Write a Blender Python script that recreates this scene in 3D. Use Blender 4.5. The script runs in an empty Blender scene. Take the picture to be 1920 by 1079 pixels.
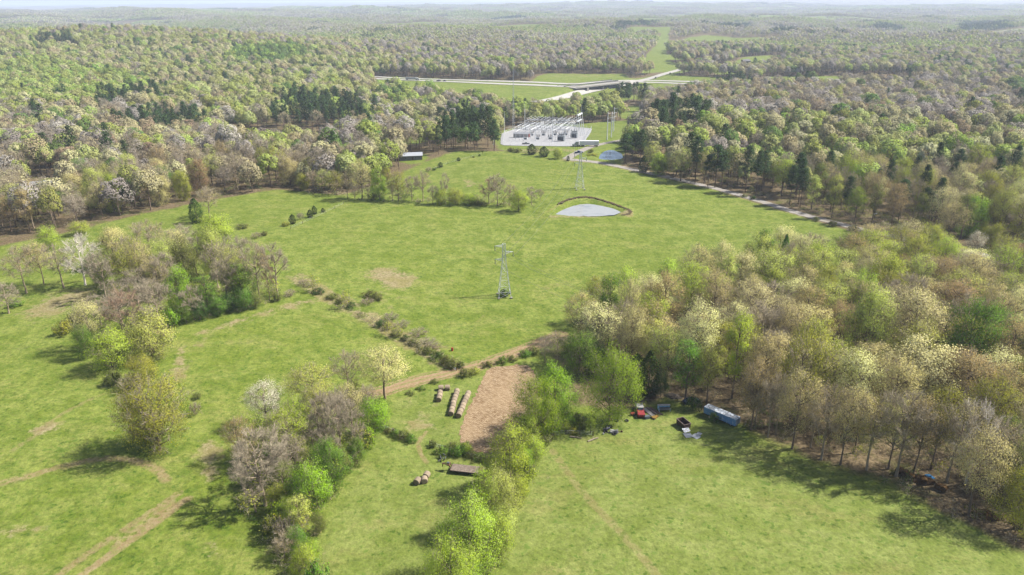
import bpy, math, random
import numpy as np
from mathutils import Vector, Matrix, Euler

sc = bpy.context.scene
COL = sc.collection
R = math.radians
PI = math.pi

# ------------------------------------------------------------------ camera, sky, sun, exposure
CAM_H, PITCH, ROLL, FPX = 100.0, 21.75, 0.45, 1360.0
cam = bpy.data.cameras.new('camera')
cam.sensor_width = 36.0
cam.lens = 36.0 * FPX / 1920.0
cam.clip_start, cam.clip_end = 1.0, 80000.0
camo = bpy.data.objects.new('camera', cam)
COL.objects.link(camo)
camo.location = (0, 0, CAM_H)
MROT = Matrix.Rotation(R(90 - PITCH), 3, 'X') @ Matrix.Rotation(R(-ROLL), 3, 'Z')
camo.rotation_euler = MROT.to_euler()
sc.camera = camo

SUN_EL, SHADOW = 47.0, (-1.0, -0.16)          # shadows fall to the left and a little nearer
world = bpy.data.worlds.new('World')
sc.world = world
world.use_nodes = True
wn = world.node_tree
sky = wn.nodes.new('ShaderNodeTexSky')
sky.sky_type = 'NISHITA'
sky.sun_disc = False
sky.sun_elevation = R(SUN_EL)
_saz = math.atan2(-SHADOW[0], -SHADOW[1])      # azimuth of the sun measured from +Y towards +X
sky.sun_rotation = _saz
sky.air_density, sky.dust_density, sky.ozone_density = 1.0, 2.5, 1.0
_tc = wn.nodes.new('ShaderNodeTexCoord'); _sx = wn.nodes.new('ShaderNodeSeparateXYZ'); _mr = wn.nodes.new('ShaderNodeMapRange'); _mx = wn.nodes.new('ShaderNodeMix')
_mx.data_type = 'RGBA'; _mr.interpolation_type = 'SMOOTHSTEP'
wn.links.new(_tc.outputs['Generated'], _sx.inputs[0]); wn.links.new(_sx.outputs['Z'], _mr.inputs[0])
for _i, _v in enumerate((0.0, 0.16, 0.9, 0.0)): _mr.inputs[_i + 1].default_value = _v
wn.links.new(_mr.outputs[0], _mx.inputs[0]); wn.links.new(sky.outputs[0], _mx.inputs[6])
_mx.inputs[7].default_value = (4.9, 5.15, 5.55, 1)               # pale band of the low sky on a hazy day
wn.links.new(_mx.outputs[2], wn.nodes['Background'].inputs[0])
wn.nodes['Background'].inputs[1].default_value = 0.07
sl = bpy.data.lights.new('sun', 'SUN')
sl.energy, sl.angle, sl.color = 4.8, R(0.53), (1.0, 0.955, 0.88)
so = bpy.data.objects.new('sun', sl)
COL.objects.link(so)
_l = math.hypot(*SHADOW)
so.rotation_euler = Vector((SHADOW[0] / _l * math.cos(R(SUN_EL)), SHADOW[1] / _l * math.cos(R(SUN_EL)), -math.sin(R(SUN_EL)))).to_track_quat('-Z', 'Y').to_euler()
so.location = (300, 60, 400)
sc.view_settings.view_transform = 'Standard'
sc.view_settings.look = 'None'
sc.view_settings.exposure = 1.26
sc.cycles.max_bounces = 6
sc.cycles.diffuse_bounces = 3
sc.cycles.transmission_bounces = 4
sc.cycles.volume_bounces = 0
sc.cycles.use_denoising = True
sc.cycles.use_adaptive_sampling = False
sc.cycles.sample_clamp_indirect = 4.0

# ------------------------------------------------------------------ small helpers
def lin(c):
    return tuple(((v / 255.0) / 12.92 if v <= 10.3 else ((v / 255.0 + 0.055) / 1.055) ** 2.4) for v in c)

def alb(r, g, b, gain=2.65):
    """Albedo of a surface that reads as sRGB (r,g,b) in full sun at this exposure."""
    return tuple(min(v / gain, 0.82) for v in lin((r, g, b)))

def sstep(a, b, x):
    t = np.clip((np.asarray(x, dtype=float) - a) / (b - a), 0, 1)
    return t * t * (3 - 2 * t)

def mesh_from(name, V, F, quads=True):
    """Fast mesh of equal-sided faces (F: n x 3 or n x 4)."""
    me = bpy.data.meshes.new(name)
    V = np.asarray(V, np.float32); F = np.asarray(F, np.int32)
    k = F.shape[1]
    me.vertices.add(len(V)); me.vertices.foreach_set('co', V.ravel())
    me.loops.add(F.size); me.loops.foreach_set('vertex_index', F.ravel())
    me.polygons.add(len(F))
    me.polygons.foreach_set('loop_start', np.arange(0, F.size, k, dtype=np.int32))
    me.update(calc_edges=True)
    return me

def attr(me, name, vals, typ='FLOAT'):
    a = me.attributes.new(name, typ, 'POINT')
    a.data.foreach_set('vector' if typ == 'FLOAT_VECTOR' else 'value', np.asarray(vals, np.int32 if typ == 'INT' else np.float32).ravel())

def tag(o, label=None, cat=None, group=None, kind=None):
    if label: o['label'] = label
    if cat: o['category'] = cat
    if group: o['group'] = group
    if kind: o['kind'] = kind
    return o

def empty(name, loc, rz=0.0):
    o = bpy.data.objects.new(name, None)
    COL.objects.link(o)
    o.location = loc
    o.rotation_euler = (0, 0, rz)
    o.empty_display_size = 0.5
    return o

def link(name, me, mat=None, parent=None):
    if mat is not None and not me.materials:
        for m in (mat if isinstance(mat, (list, tuple)) else [mat]):
            me.materials.append(m)
    o = bpy.data.objects.new(name, me)
    COL.objects.link(o)
    if parent is not None:
        o.parent = parent
    return o

def copy_tree(o, parent=None):
    c = o.copy()
    COL.objects.link(c)
    c.parent = parent
    for ch in list(o.children):
        copy_tree(ch, c)
    return c

class MB:
    """Collects shapes and builds them as one mesh object."""
    def __init__(s):
        s.v, s.f, s.m, s.mi = [], [], [], 0
    def add(s, V, F):
        n = len(s.v)
        s.v += [tuple(p) for p in V]
        s.f += [tuple(i + n for i in f) for f in F]
        s.m += [s.mi] * len(F)
        return s
    def box(s, c, d, rz=0.0, rx=0.0, ry=0.0, bev=0.0, taper=(1, 1)):
        x, y, z = d[0] / 2, d[1] / 2, d[2] / 2
        b = min(bev, x * .9, y * .9)
        if b > 0:
            ring = [(-x + b, -y), (x - b, -y), (x, -y + b), (x, y - b), (x - b, y), (-x + b, y), (-x, y - b), (-x, -y + b)]
        else:
            ring = [(-x, -y), (x, -y), (x, y), (-x, y)]
        n = len(ring)
        V = [(p[0], p[1], -z) for p in ring] + [(p[0] * taper[0], p[1] * taper[1], z) for p in ring]
        F = [tuple(range(n - 1, -1, -1)), tuple(range(n, 2 * n))] + [(i, (i + 1) % n, n + (i + 1) % n, n + i) for i in range(n)]
        M = Euler((rx, ry, rz)).to_matrix()
        return s.add([M @ Vector(p) + Vector(c) for p in V], F)
    def prism(s, prof, axis, a, b):
        """Profile (list of 2-D points) swept along axis 'x' or 'y' from a to b."""
        n = len(prof)
        mk = (lambda t, p: (t, p[0], p[1])) if axis == 'x' else (lambda t, p: (p[0], t, p[1]))
        V = [mk(a, p) for p in prof] + [mk(b, p) for p in prof]
        F = [tuple(range(n)), tuple(range(2 * n - 1, n - 1, -1))] + [(i, n + i, n + (i + 1) % n, (i + 1) % n) for i in range(n)]
        return s.add(V, F)
    def cyl(s, p0, p1, r0, r1=None, n=8, cap=True):
        r1 = r0 if r1 is None else r1
        p0, p1 = Vector(p0), Vector(p1)
        d = (p1 - p0).normalized()
        u = d.orthogonal().normalized(); w = d.cross(u)
        V = []
        for p, r in ((p0, r0), (p1, r1)):
            V += [p + (u * math.cos(2 * PI * i / n) + w * math.sin(2 * PI * i / n)) * r for i in range(n)]
        F = [(i, (i + 1) % n, n + (i + 1) % n, n + i) for i in range(n)]
        if cap:
            F += [tuple(range(n - 1, -1, -1)), tuple(range(n, 2 * n))]
        return s.add(V, F)
    def path(s, pts, r, n=5):
        for a, b in zip(pts[:-1], pts[1:]):
            s.cyl(a, b, r, r, n)
        return s
    def build(s, name, mat, parent=None, smooth=False):
        me = bpy.data.meshes.new(name)
        me.from_pydata(s.v, [], s.f)
        mats = mat if isinstance(mat, (list, tuple)) else [mat]
        for m in mats: me.materials.append(m)
        if len(mats) > 1: me.polygons.foreach_set('material_index', s.m)
        if smooth: me.polygons.foreach_set('use_smooth', [True] * len(me.polygons))
        me.update()
        o = bpy.data.objects.new(name, me)
        COL.objects.link(o)
        if parent is not None: o.parent = parent
        return o

# ------------------------------------------------------------------ projection between photograph pixels and the ground
_M = np.array(MROT)
def ray(px, py):
    d = _M @ np.array([(px - 960.0) / FPX, (539.5 - py) / FPX, -1.0])
    return d / np.linalg.norm(d)

def proj(P):
    P = np.atleast_2d(np.asarray(P, float)) - np.array([0, 0, CAM_H])
    q = P @ _M
    z = np.where(-q[:, 2] > 1e-3, -q[:, 2], 1e-3)
    return np.stack([960 + FPX * q[:, 0] / z, 539.5 - FPX * q[:, 1] / z, z], 1)

LOWROAD_W = None                               # filled below: centre line of the road under the bridge
def seg_dist(P, A, B):
    d = B - A
    t = np.clip(((P - A) @ d) / max(d @ d, 1e-9), 0, 1)
    return np.linalg.norm(P - (A + t[:, None] * d), axis=1)

def line_dist(P, L):
    return np.min([seg_dist(P, L[i], L[i + 1]) for i in range(len(L) - 1)], axis=0)

def hgt0(x, y):
    x = np.asarray(x, float); y = np.asarray(y, float)
    d = np.sqrt(x * x + y * y)
    z = 1.2 * np.sin(x / 41 + 1.0) * np.sin(y / 57 + 0.5) + 2.2 * np.sin(x / 90 - y / 110)
    z = z * sstep(60, 160, d)
    z = z - 17.0 * sstep(480, 690, y - 0.05 * x) + 6.0 * sstep(860, 1120, y)
    w = sstep(900, 2600, d)
    z = z + w * (15 * np.sin(x / 390 + 1.3) * np.cos(y / 460 + .4) + 10 * np.sin(x / 173 + y / 250) + 3 * np.sin(x / 80 - y / 120 + 2))
    z = z + sstep(2500, 7000, d) * (22 * np.sin(x / 1300 + .6) * np.sin(y / 1500 + 1.1) + 14 * np.sin(x / 2900 - y / 2100))
    z = z + 38 * np.exp(-((x + 820) / 620) ** 2 - ((y - 1560) / 330) ** 2)
    z = z + 9 * np.exp(-((x + 420) / 260) ** 2 - ((y - 830) / 240) ** 2)
    z = z + 12 * np.exp(-((x - 330) / 240) ** 2 - ((y - 640) / 150) ** 2)
    return z

def hgt(x, y):
    z = hgt0(x, y)
    if LOWROAD_W is not None:
        sh = np.shape(z)
        P = np.stack([np.ravel(x), np.ravel(y)], 1).astype(float)
        zz = np.ravel(z).copy()
        near = (P[:, 1] > 800) & (P[:, 1] < 2200) & (P[:, 0] > -200) & (P[:, 0] < 700)
        if near.any():
            dl = line_dist(P[near], LOWROAD_W)
            dc = np.linalg.norm(P[near] - CROSS, axis=1)
            zz[near] -= 6.5 * (1 - sstep(13, 34, dl)) * (1 - sstep(60, 190, dc))
        z = zz.reshape(sh)
    return z

def at(px, py, dz=0.0):
    d = ray(px, py)
    t = np.concatenate([np.arange(70, 900, 2.0), np.geomspace(900, 40000, 900)])
    X = np.array([0, 0, CAM_H]) + t[:, None] * d
    g = X[:, 2] - hgt(X[:, 0], X[:, 1])
    i = np.argmax(g < 0) if (g < 0).any() else len(t) - 1
    if i == 0: i = 1
    k = g[i - 1] / (g[i - 1] - g[i] + 1e-12)
    T = t[i - 1] + k * (t[i] - t[i - 1])
    P = np.array([0, 0, CAM_H]) + T * d
    return Vector((P[0], P[1], float(hgt(P[0], P[1])) + dz))

def at2(px, py):
    p = at(px, py)
    return np.array([p.x, p.y])

def gz(x, y):
    return float(hgt(float(x), float(y)))

def wpoly(pts):
    return np.array([at2(*p) for p in pts])

def sdf(P, poly):
    """Signed distance (positive inside) of points P to a polygon."""
    n = len(poly)
    dmin = np.full(len(P), 1e9)
    ins = np.zeros(len(P), bool)
    for i in range(n):
        a, b = poly[i], poly[(i + 1) % n]
        dmin = np.minimum(dmin, seg_dist(P, a, b))
        c = ((a[1] > P[:, 1]) != (b[1] > P[:, 1]))
        with np.errstate(divide='ignore', invalid='ignore'):
            xi = (b[0] - a[0]) * (P[:, 1] - a[1]) / (b[1] - a[1] + 1e-12) + a[0]
        ins ^= c & (P[:, 0] < xi)
    return np.where(ins, dmin, -dmin)

def smooth_line(pts, n=8):
    """Catmull-Rom through 2-D points."""
    p = np.array(pts, float)
    p = np.vstack([2 * p[0] - p[1], p, 2 * p[-1] - p[-2]])
    out = []
    for i in range(1, len(p) - 2):
        for t in np.linspace(0, 1, n, endpoint=False):
            a, b, c, d = p[i - 1], p[i], p[i + 1], p[i + 2]
            out.append(0.5 * ((2 * b) + (c - a) * t + (2 * a - 5 * b + 4 * c - d) * t * t + (3 * b - a - 3 * c + d) * t ** 3))
    out.append(p[-2])
    return np.array(out)

# ------------------------------------------------------------------ material helpers
def nodes(name):
    m = bpy.data.materials.new(name)
    m.use_nodes = True
    nt = m.node_tree
    nt.nodes.clear()
    out = nt.nodes.new('ShaderNodeOutputMaterial')
    return m, nt, out

class G:
    """Tiny node-graph writer."""
    def __init__(s, nt): s.nt = nt
    def set(s, sock, v):
        if isinstance(v, bpy.types.NodeSocket): s.nt.links.new(v, sock)
        elif v is not None:
            if hasattr(sock.default_value, '__len__') and len(sock.default_value) == 4 and len(v) == 3: v = (*v, 1)
            sock.default_value = v
    def n(s, t, **kw):
        nd = s.nt.nodes.new(t)
        for k, v in kw.items(): setattr(nd, k, v)
        return nd
    def pos(s):
        return s.n('ShaderNodeNewGeometry').outputs['Position']
    def obj(s):
        return s.n('ShaderNodeTexCoord').outputs['Object']
    def map(s, vec, scale=(1, 1, 1), rot=(0, 0, 0), loc=(0, 0, 0)):
        m = s.n('ShaderNodeMapping')
        s.set(m.inputs[0], vec); m.inputs['Scale'].default_value = scale; m.inputs['Rotation'].default_value = rot; m.inputs['Location'].default_value = loc
        return m.outputs[0]
    def noise(s, vec, scale, detail=3, rough=0.55, dist=0.0):
        t = s.n('ShaderNodeTexNoise')
        s.set(t.inputs['Vector'], vec); t.inputs['Scale'].default_value = scale; t.inputs['Detail'].default_value = detail
        t.inputs['Roughness'].default_value = rough; t.inputs['Distortion'].default_value = dist
        return t.outputs['Fac']
    def wave(s, vec, scale, dist=2.0, det=2.0):
        t = s.n('ShaderNodeTexWave')
        s.set(t.inputs['Vector'], vec); t.inputs['Scale'].default_value = scale; t.inputs['Distortion'].default_value = dist; t.inputs['Detail'].default_value = det
        return t.outputs['Fac']
    def math(s, op, a, b=None, c=None, clamp=False):
        m = s.n('ShaderNodeMath', operation=op); m.use_clamp = clamp
        s.set(m.inputs[0], a)
        if b is not None: s.set(m.inputs[1], b)
        if c is not None: s.set(m.inputs[2], c)
        return m.outputs[0]
    def rng(s, v, a, b, c=0.0, d=1.0, smooth=True):
        m = s.n('ShaderNodeMapRange'); m.interpolation_type = 'SMOOTHSTEP' if smooth else 'LINEAR'
        s.set(m.inputs[0], v)
        for i, x in enumerate((a, b, c, d)): m.inputs[i + 1].default_value = x
        return m.outputs[0]
    def mix(s, f, a, b, blend='MIX'):
        m = s.n('ShaderNodeMix', data_type='RGBA', blend_type=blend)
        s.set(m.inputs[0], f); s.set(m.inputs[6], a); s.set(m.inputs[7], b)
        return m.outputs[2]
    def attr(s, name, out='Fac'):
        a = s.n('ShaderNodeAttribute', attribute_name=name)
        return a.outputs[out]
    def bump(s, h, strength=0.5, dist=0.2):
        b = s.n('ShaderNodeBump'); s.set(b.inputs['Height'], h); b.inputs['Strength'].default_value = strength; b.inputs['Distance'].default_value = dist
        return b.outputs[0]
    def pbsdf(s, out, col, rough=0.9, spec=0.2, metal=0.0, normal=None):
        p = s.n('ShaderNodeBsdfPrincipled')
        s.set(p.inputs['Base Color'], col); s.set(p.inputs['Roughness'], rough); p.inputs['Specular IOR Level'].default_value = spec
        s.set(p.inputs['Metallic'], metal)
        if normal is not None: s.set(p.inputs['Normal'], normal)
        s.nt.links.new(p.outputs[0], out.inputs[0])
        return p

MATS = {}
def plain(name, col, rough=0.7, metal=0.0, spec=0.3, var=0.25, scale=1.5, dirt=None, dirt_at=0.62):
    """Worn surface: base colour, value variation, patches of dirt or rust."""
    if name in MATS: return MATS[name]
    m, nt, out = nodes(name); g = G(nt)
    o = g.obj()
    n1 = g.noise(o, scale, 4, 0.65)
    k = g.rng(n1, 0.25, 0.75, 1 - var, 1 + var * 0.6)
    c = g.mix(1.0, col, k, 'MULTIPLY')
    if dirt is not None:
        n2 = g.noise(g.map(o, (1, 1, 0.5), loc=(7, 3, 1)), scale * 1.7, 5, 0.7)
        c = g.mix(g.rng(n2, dirt_at - 0.06, dirt_at + 0.08), c, dirt)
    g.pbsdf(out, c, g.rng(n1, 0.3, 0.7, min(rough + .1, 1), max(rough - .1, 0.05)), spec, metal, g.bump(n1, 0.25, 0.03))
    MATS[name] = m
    return m

# ------------------------------------------------------------------ the haze box: its air (geometry added here, it stands on nothing)
def build_haze():
    m, nt, out = nodes('air_haze'); g = G(nt)
    v = g.n('ShaderNodeVolumePrincipled')
    v.inputs['Color'].default_value = (0.70, 0.81, 1.0, 1)
    v.inputs['Density'].default_value = 0.00010
    v.inputs['Anisotropy'].default_value = 0.1
    nt.links.new(v.outputs[0], out.inputs['Volume'])
    b = MB().box((0, 0, 20), (74000, 74000, 250))
    o = b.build('haze', m)
    tag(o, kind='stuff')

build_haze()

# ------------------------------------------------------------------ layout in photograph pixels -> world outlines
_low = [(1000, 192), (1040, 187), (1075, 179), (1110, 170), (1150, 161), (1190, 155), (1240, 141), (1290, 127), (1335, 115), (1360, 106)]
_pre = smooth_line(wpoly(_low), 5)
CROSS = at2(1142, 162)
LOWROAD_W = _pre
HIGH_PTS = [(560, 139), (700, 146), (760, 149), (900, 154), (1000, 157.5), (1090, 160), (1180, 161.5), (1330, 157), (1420, 154)]

PERIM = [(-60, 470), (0, 462), (130, 438), (250, 407), (380, 380), (520, 356), (640, 368), (700, 350), (745, 331), (800, 304), (860, 284), (960, 285),
         (1090, 302), (1200, 325), (1330, 354), (1450, 391), (1570, 428), (1700, 462), (1700, 490), (1560, 515), (1450, 505), (1330, 540), (1240, 572), (1140, 596), (1075, 640),
         (1020, 660), (1055, 695), (1055, 760), (1190, 772), (1250, 748), (1335, 788), (1395, 802), (1480, 852), (1560, 884), (1650, 905), (1720, 945),
         (1800, 980), (1920, 1045), (2300, 1250), (1500, 1700), (300, 1700), (-700, 1250), (-300, 600)]
OPEN = [PERIM,
        [(925, 262), (940, 280), (1000, 287), (1090, 305), (1160, 312), (1165, 285), (1185, 265), (1220, 242), (1215, 230), (1180, 226), (1100, 232), (1000, 235), (945, 245)],
        [(1165, 222), (1160, 205), (1185, 198), (1210, 202), (1205, 215), (1195, 225)],
        [(735, 144), (900, 150), (1000, 153), (1010, 143), (1030, 138), (1170, 139), (1180, 148), (1230, 142), (1280, 127), (1335, 112), (1350, 112), (1310, 128), (1260, 142),
         (1420, 150), (1420, 164), (1330, 174), (1240, 190), (1180, 186), (1150, 196), (1100, 214), (1000, 222), (960, 214), (880, 196), (800, 184), (700, 172), (700, 150)],
        [(1205, 138), (1213, 104), (1238, 70), (1246, 52), (1256, 52), (1252, 80), (1248, 102), (1280, 105), (1285, 113), (1250, 112), (1285, 126), (1262, 134)],
        [(1425, 152), (1440, 144), (1560, 143), (1720, 147), (1700, 166), (1520, 170), (1430, 166)],
        [(1370, 120), (1395, 108), (1465, 104), (1470, 122), (1440, 130), (1400, 138), (1345, 140), (1330, 128)],
        [(1272, 80), (1320, 66), (1370, 70), (1390, 80), (1300, 83)],
        [(425, 282), (432, 250), (500, 247), (560, 250), (610, 248), (650, 250), (640, 270), (560, 286), (480, 290)],
        [(735, 274), (745, 246), (815, 240), (812, 262), (780, 270)],
        [(750, 304), (760, 292), (800, 290), (795, 303), (770, 308)],
        [(62, 384), (58, 344), (80, 336), (120, 336), (128, 352), (116, 386)],
        [(75, 95), (110, 89), (160, 90), (130, 97)],
        [(1895, 232), (1905, 222), (1960, 224), (1960, 236)],
        [(1535, 217), (1570, 211), (1580, 217), (1550, 222)],
        [(1690, 455), (1760, 455), (1840, 470), (1960, 492), (1960, 500), (1870, 500), (1800, 490), (1740, 476)],
        [(1850, 62), (1920, 53), (1960, 53), (1960, 58), (1860, 66)]]
OPENW = [wpoly(p) for p in OPEN]
_rg = np.random.default_rng(77)
for k in range(70):                                                # farm fields far off among the woods
    a = _rg.uniform(-0.68, 0.68); d = _rg.uniform(1900, 9000)
    if -0.5 < a < -0.1 and d < 2300: continue
    c = np.array([math.sin(a) * d, math.cos(a) * d]); rx, ry = _rg.uniform(50, 200), _rg.uniform(40, 130) * (1 + d / 6000)
    th = np.linspace(0, 2 * PI, 10, endpoint=False)
    OPENW.append(np.stack([c[0] + rx * np.cos(th) * _rg.uniform(.7, 1.2, 10), c[1] + ry * np.sin(th) * _rg.uniform(.7, 1.2, 10)], 1))

def open_sdf(P):
    best = np.full(len(P), -1e9)
    for poly in OPENW:
        lo, hi = poly.min(0) - 60, poly.max(0) + 60
        m = (P[:, 0] > lo[0]) & (P[:, 0] < hi[0]) & (P[:, 1] > lo[1]) & (P[:, 1] < hi[1])
        if m.any():
            best[m] = np.maximum(best[m], sdf(P[m], poly))
    return np.where(best < -60, -60, best)

GRAVEL = [(1062, 299), (1120, 305), (1190, 319), (1280, 339), (1350, 356), (1420, 376), (1500, 401), (1560, 417), (1630, 434), (1700, 449), (1780, 465), (1850, 480), (1960, 507)]
ACCESS = [(1062, 299), (1080, 288), (1108, 276), (1140, 268), (1175, 262), (1210, 258)]
DIRT = [(610, 748), (700, 738), (760, 720), (840, 700), (900, 685), (960, 664), (1010, 645), (1050, 628)]
STUBBLE = [(1000, 696), (990, 684), (926, 688), (914, 694), (892, 738), (872, 780), (860, 812), (864, 830), (888, 848), (925, 852), (965, 845), (1000, 800), (1020, 745)]
POND = [(1033, 401), (1046, 390), (1066, 380), (1085, 376), (1106, 376), (1132, 384), (1158, 394), (1164, 401), (1150, 405), (1110, 406), (1070, 405)]
POND2 = [(1119, 297), (1120, 288), (1128, 282), (1140, 279), (1155, 280), (1168, 287), (1168, 298), (1140, 300)]
PAD = [(938, 274), (1093, 276), (1111, 241), (1050, 236), (985, 236), (940, 250)]

# ------------------------------------------------------------------ ground sheet
def ell(px, py, rx, ry, rot=0.0, n=14):
    th = np.linspace(0, 2 * PI, n, endpoint=False)
    c, s = math.cos(R(rot)), math.sin(R(rot))
    return [(px + rx * math.cos(t) * c - ry * math.sin(t) * s, py + rx * math.cos(t) * s + ry * math.sin(t) * c) for t in th]

DRY = [(ell(735, 522, 48, 20, 10), 1.0, 6), (ell(82, 806, 36, 10, -15), 1.0, 2.5), (ell(38, 995, 44, 11, -8), 0.9, 2.5), (ell(405, 1030, 22, 15), 0.75, 3),
       (ell(1012, 895, 34, 5), 0.6, 2), (ell(1030, 533, 26, 6), 0.55, 5), (ell(868, 556, 26, 10), 0.6, 5), (ell(115, 568, 85, 22, -16), 0.85, 7), (ell(336, 682, 15, 34, 10), 0.9, 3),
       (ell(392, 850, 24, 26, 20), 0.9, 3), (ell(395, 890, 18, 24, 20), 0.9, 3), (ell(175, 690, 20, 40, -35), 0.55, 5), (ell(400, 632, 60, 12, -20), 0.55, 5), (ell(790, 772, 66, 32), 0.55, 8), (ell(790, 800, 40, 12), 0.8, 4),
       (ell(725, 560, 40, 40, 35), 0.5, 10), (ell(810, 600, 30, 18), 0.45, 6), (ell(800, 640, 40, 24, 30), 0.6, 8), (ell(880, 345, 24, 9), 0.7, 6), (ell(1110, 268, 30, 22, 60), 0.35, 8), (ell(1020, 283, 70, 5), 0.6, 5),
       (ell(1080, 408, 60, 4), 0.8, 3), (ell(1175, 402, 14, 8), 0.9, 3), (ell(1150, 245, 40, 6), 0.3, 9), (ell(540, 575, 60, 8, -14), 0.8, 3), (ell(440, 605, 100, 7, -17), 0.8, 3), (ell(1080, 142, 80, 4), 0.5, 15),
       (ell(1050, 745, 30, 30), 0.6, 6), (ell(1340, 795, 60, 8, 25), 0.3, 4), (ell(1525, 878, 18, 6, 30), 0.9, 2), (ell(500, 262, 60, 7), 1.0, 8), (ell(1450, 152, 60, 3), .4, 12),
       (ell(530, 1000, 40, 40, 30), 0.7, 5), (ell(470, 930, 40, 30, 30), 0.6, 5), (ell(575, 1060, 40, 60, 10), 0.6, 5), (ell(300, 640, 60, 60, 30), 0.5, 6), (ell(690, 960, 70, 60, 20), 0.36, 12), (ell(810, 570, 150, 70, 15), 0.3, 25), (ell(820, 430, 130, 28), 0.26, 20), (ell(560, 640, 60, 40), .24, 15), (ell(470, 640, 70, 16, -12), .35, 6), (ell(760, 870, 50, 30), 0.3, 8), (ell(60, 660, 70, 40), .3, 10), (ell(1400, 120, 50, 6), 0.3, 20)]
TRACK = [([(-40, 925), (0, 908), (100, 880), (180, 862), (240, 862), (290, 878), (312, 900)], 1.9, 0.62), ([(335, 925), (265, 972), (185, 1025), (100, 1085)], 1.5, 0.6), ([(352, 935), (285, 985), (205, 1042), (140, 1090)], 1.6, 0.68), ([(318, 950), (262, 995), (225, 1020)], 2.4, .62),
         ([(1035, 845), (1090, 920), (1150, 985), (1200, 1040), (1240, 1090)], 1.6, 0.5), ([(800, 808), (785, 830), (790, 852), (800, 868)], 1.0, 0.6), ([(408, 615), (415, 660), (430, 720)], 0.8, 0.3),
         ([(1064, 377), (1085, 372.5), (1108, 372.5), (1136, 380), (1166, 390), (1184, 399), (1178, 405)], 1.3, .8), ([(1020, 402), (1040, 390), (1058, 381)], 1.6, .45), ([(0, 860), (60, 820), (110, 780), (180, 745), (215, 735)], 1.4, 0.5), ([(700, 640), (760, 690), (800, 705)], 4, .25), ([(880, 640), (900, 600), (940, 570), (1000, 560)], 1.2, 0.35), ([(880, 655), (905, 610), (945, 580)], 1.2, .3)]
FENCE1 = [(556, 520), (600, 548), (660, 578), (720, 612), (780, 645), (850, 688)]

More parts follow.
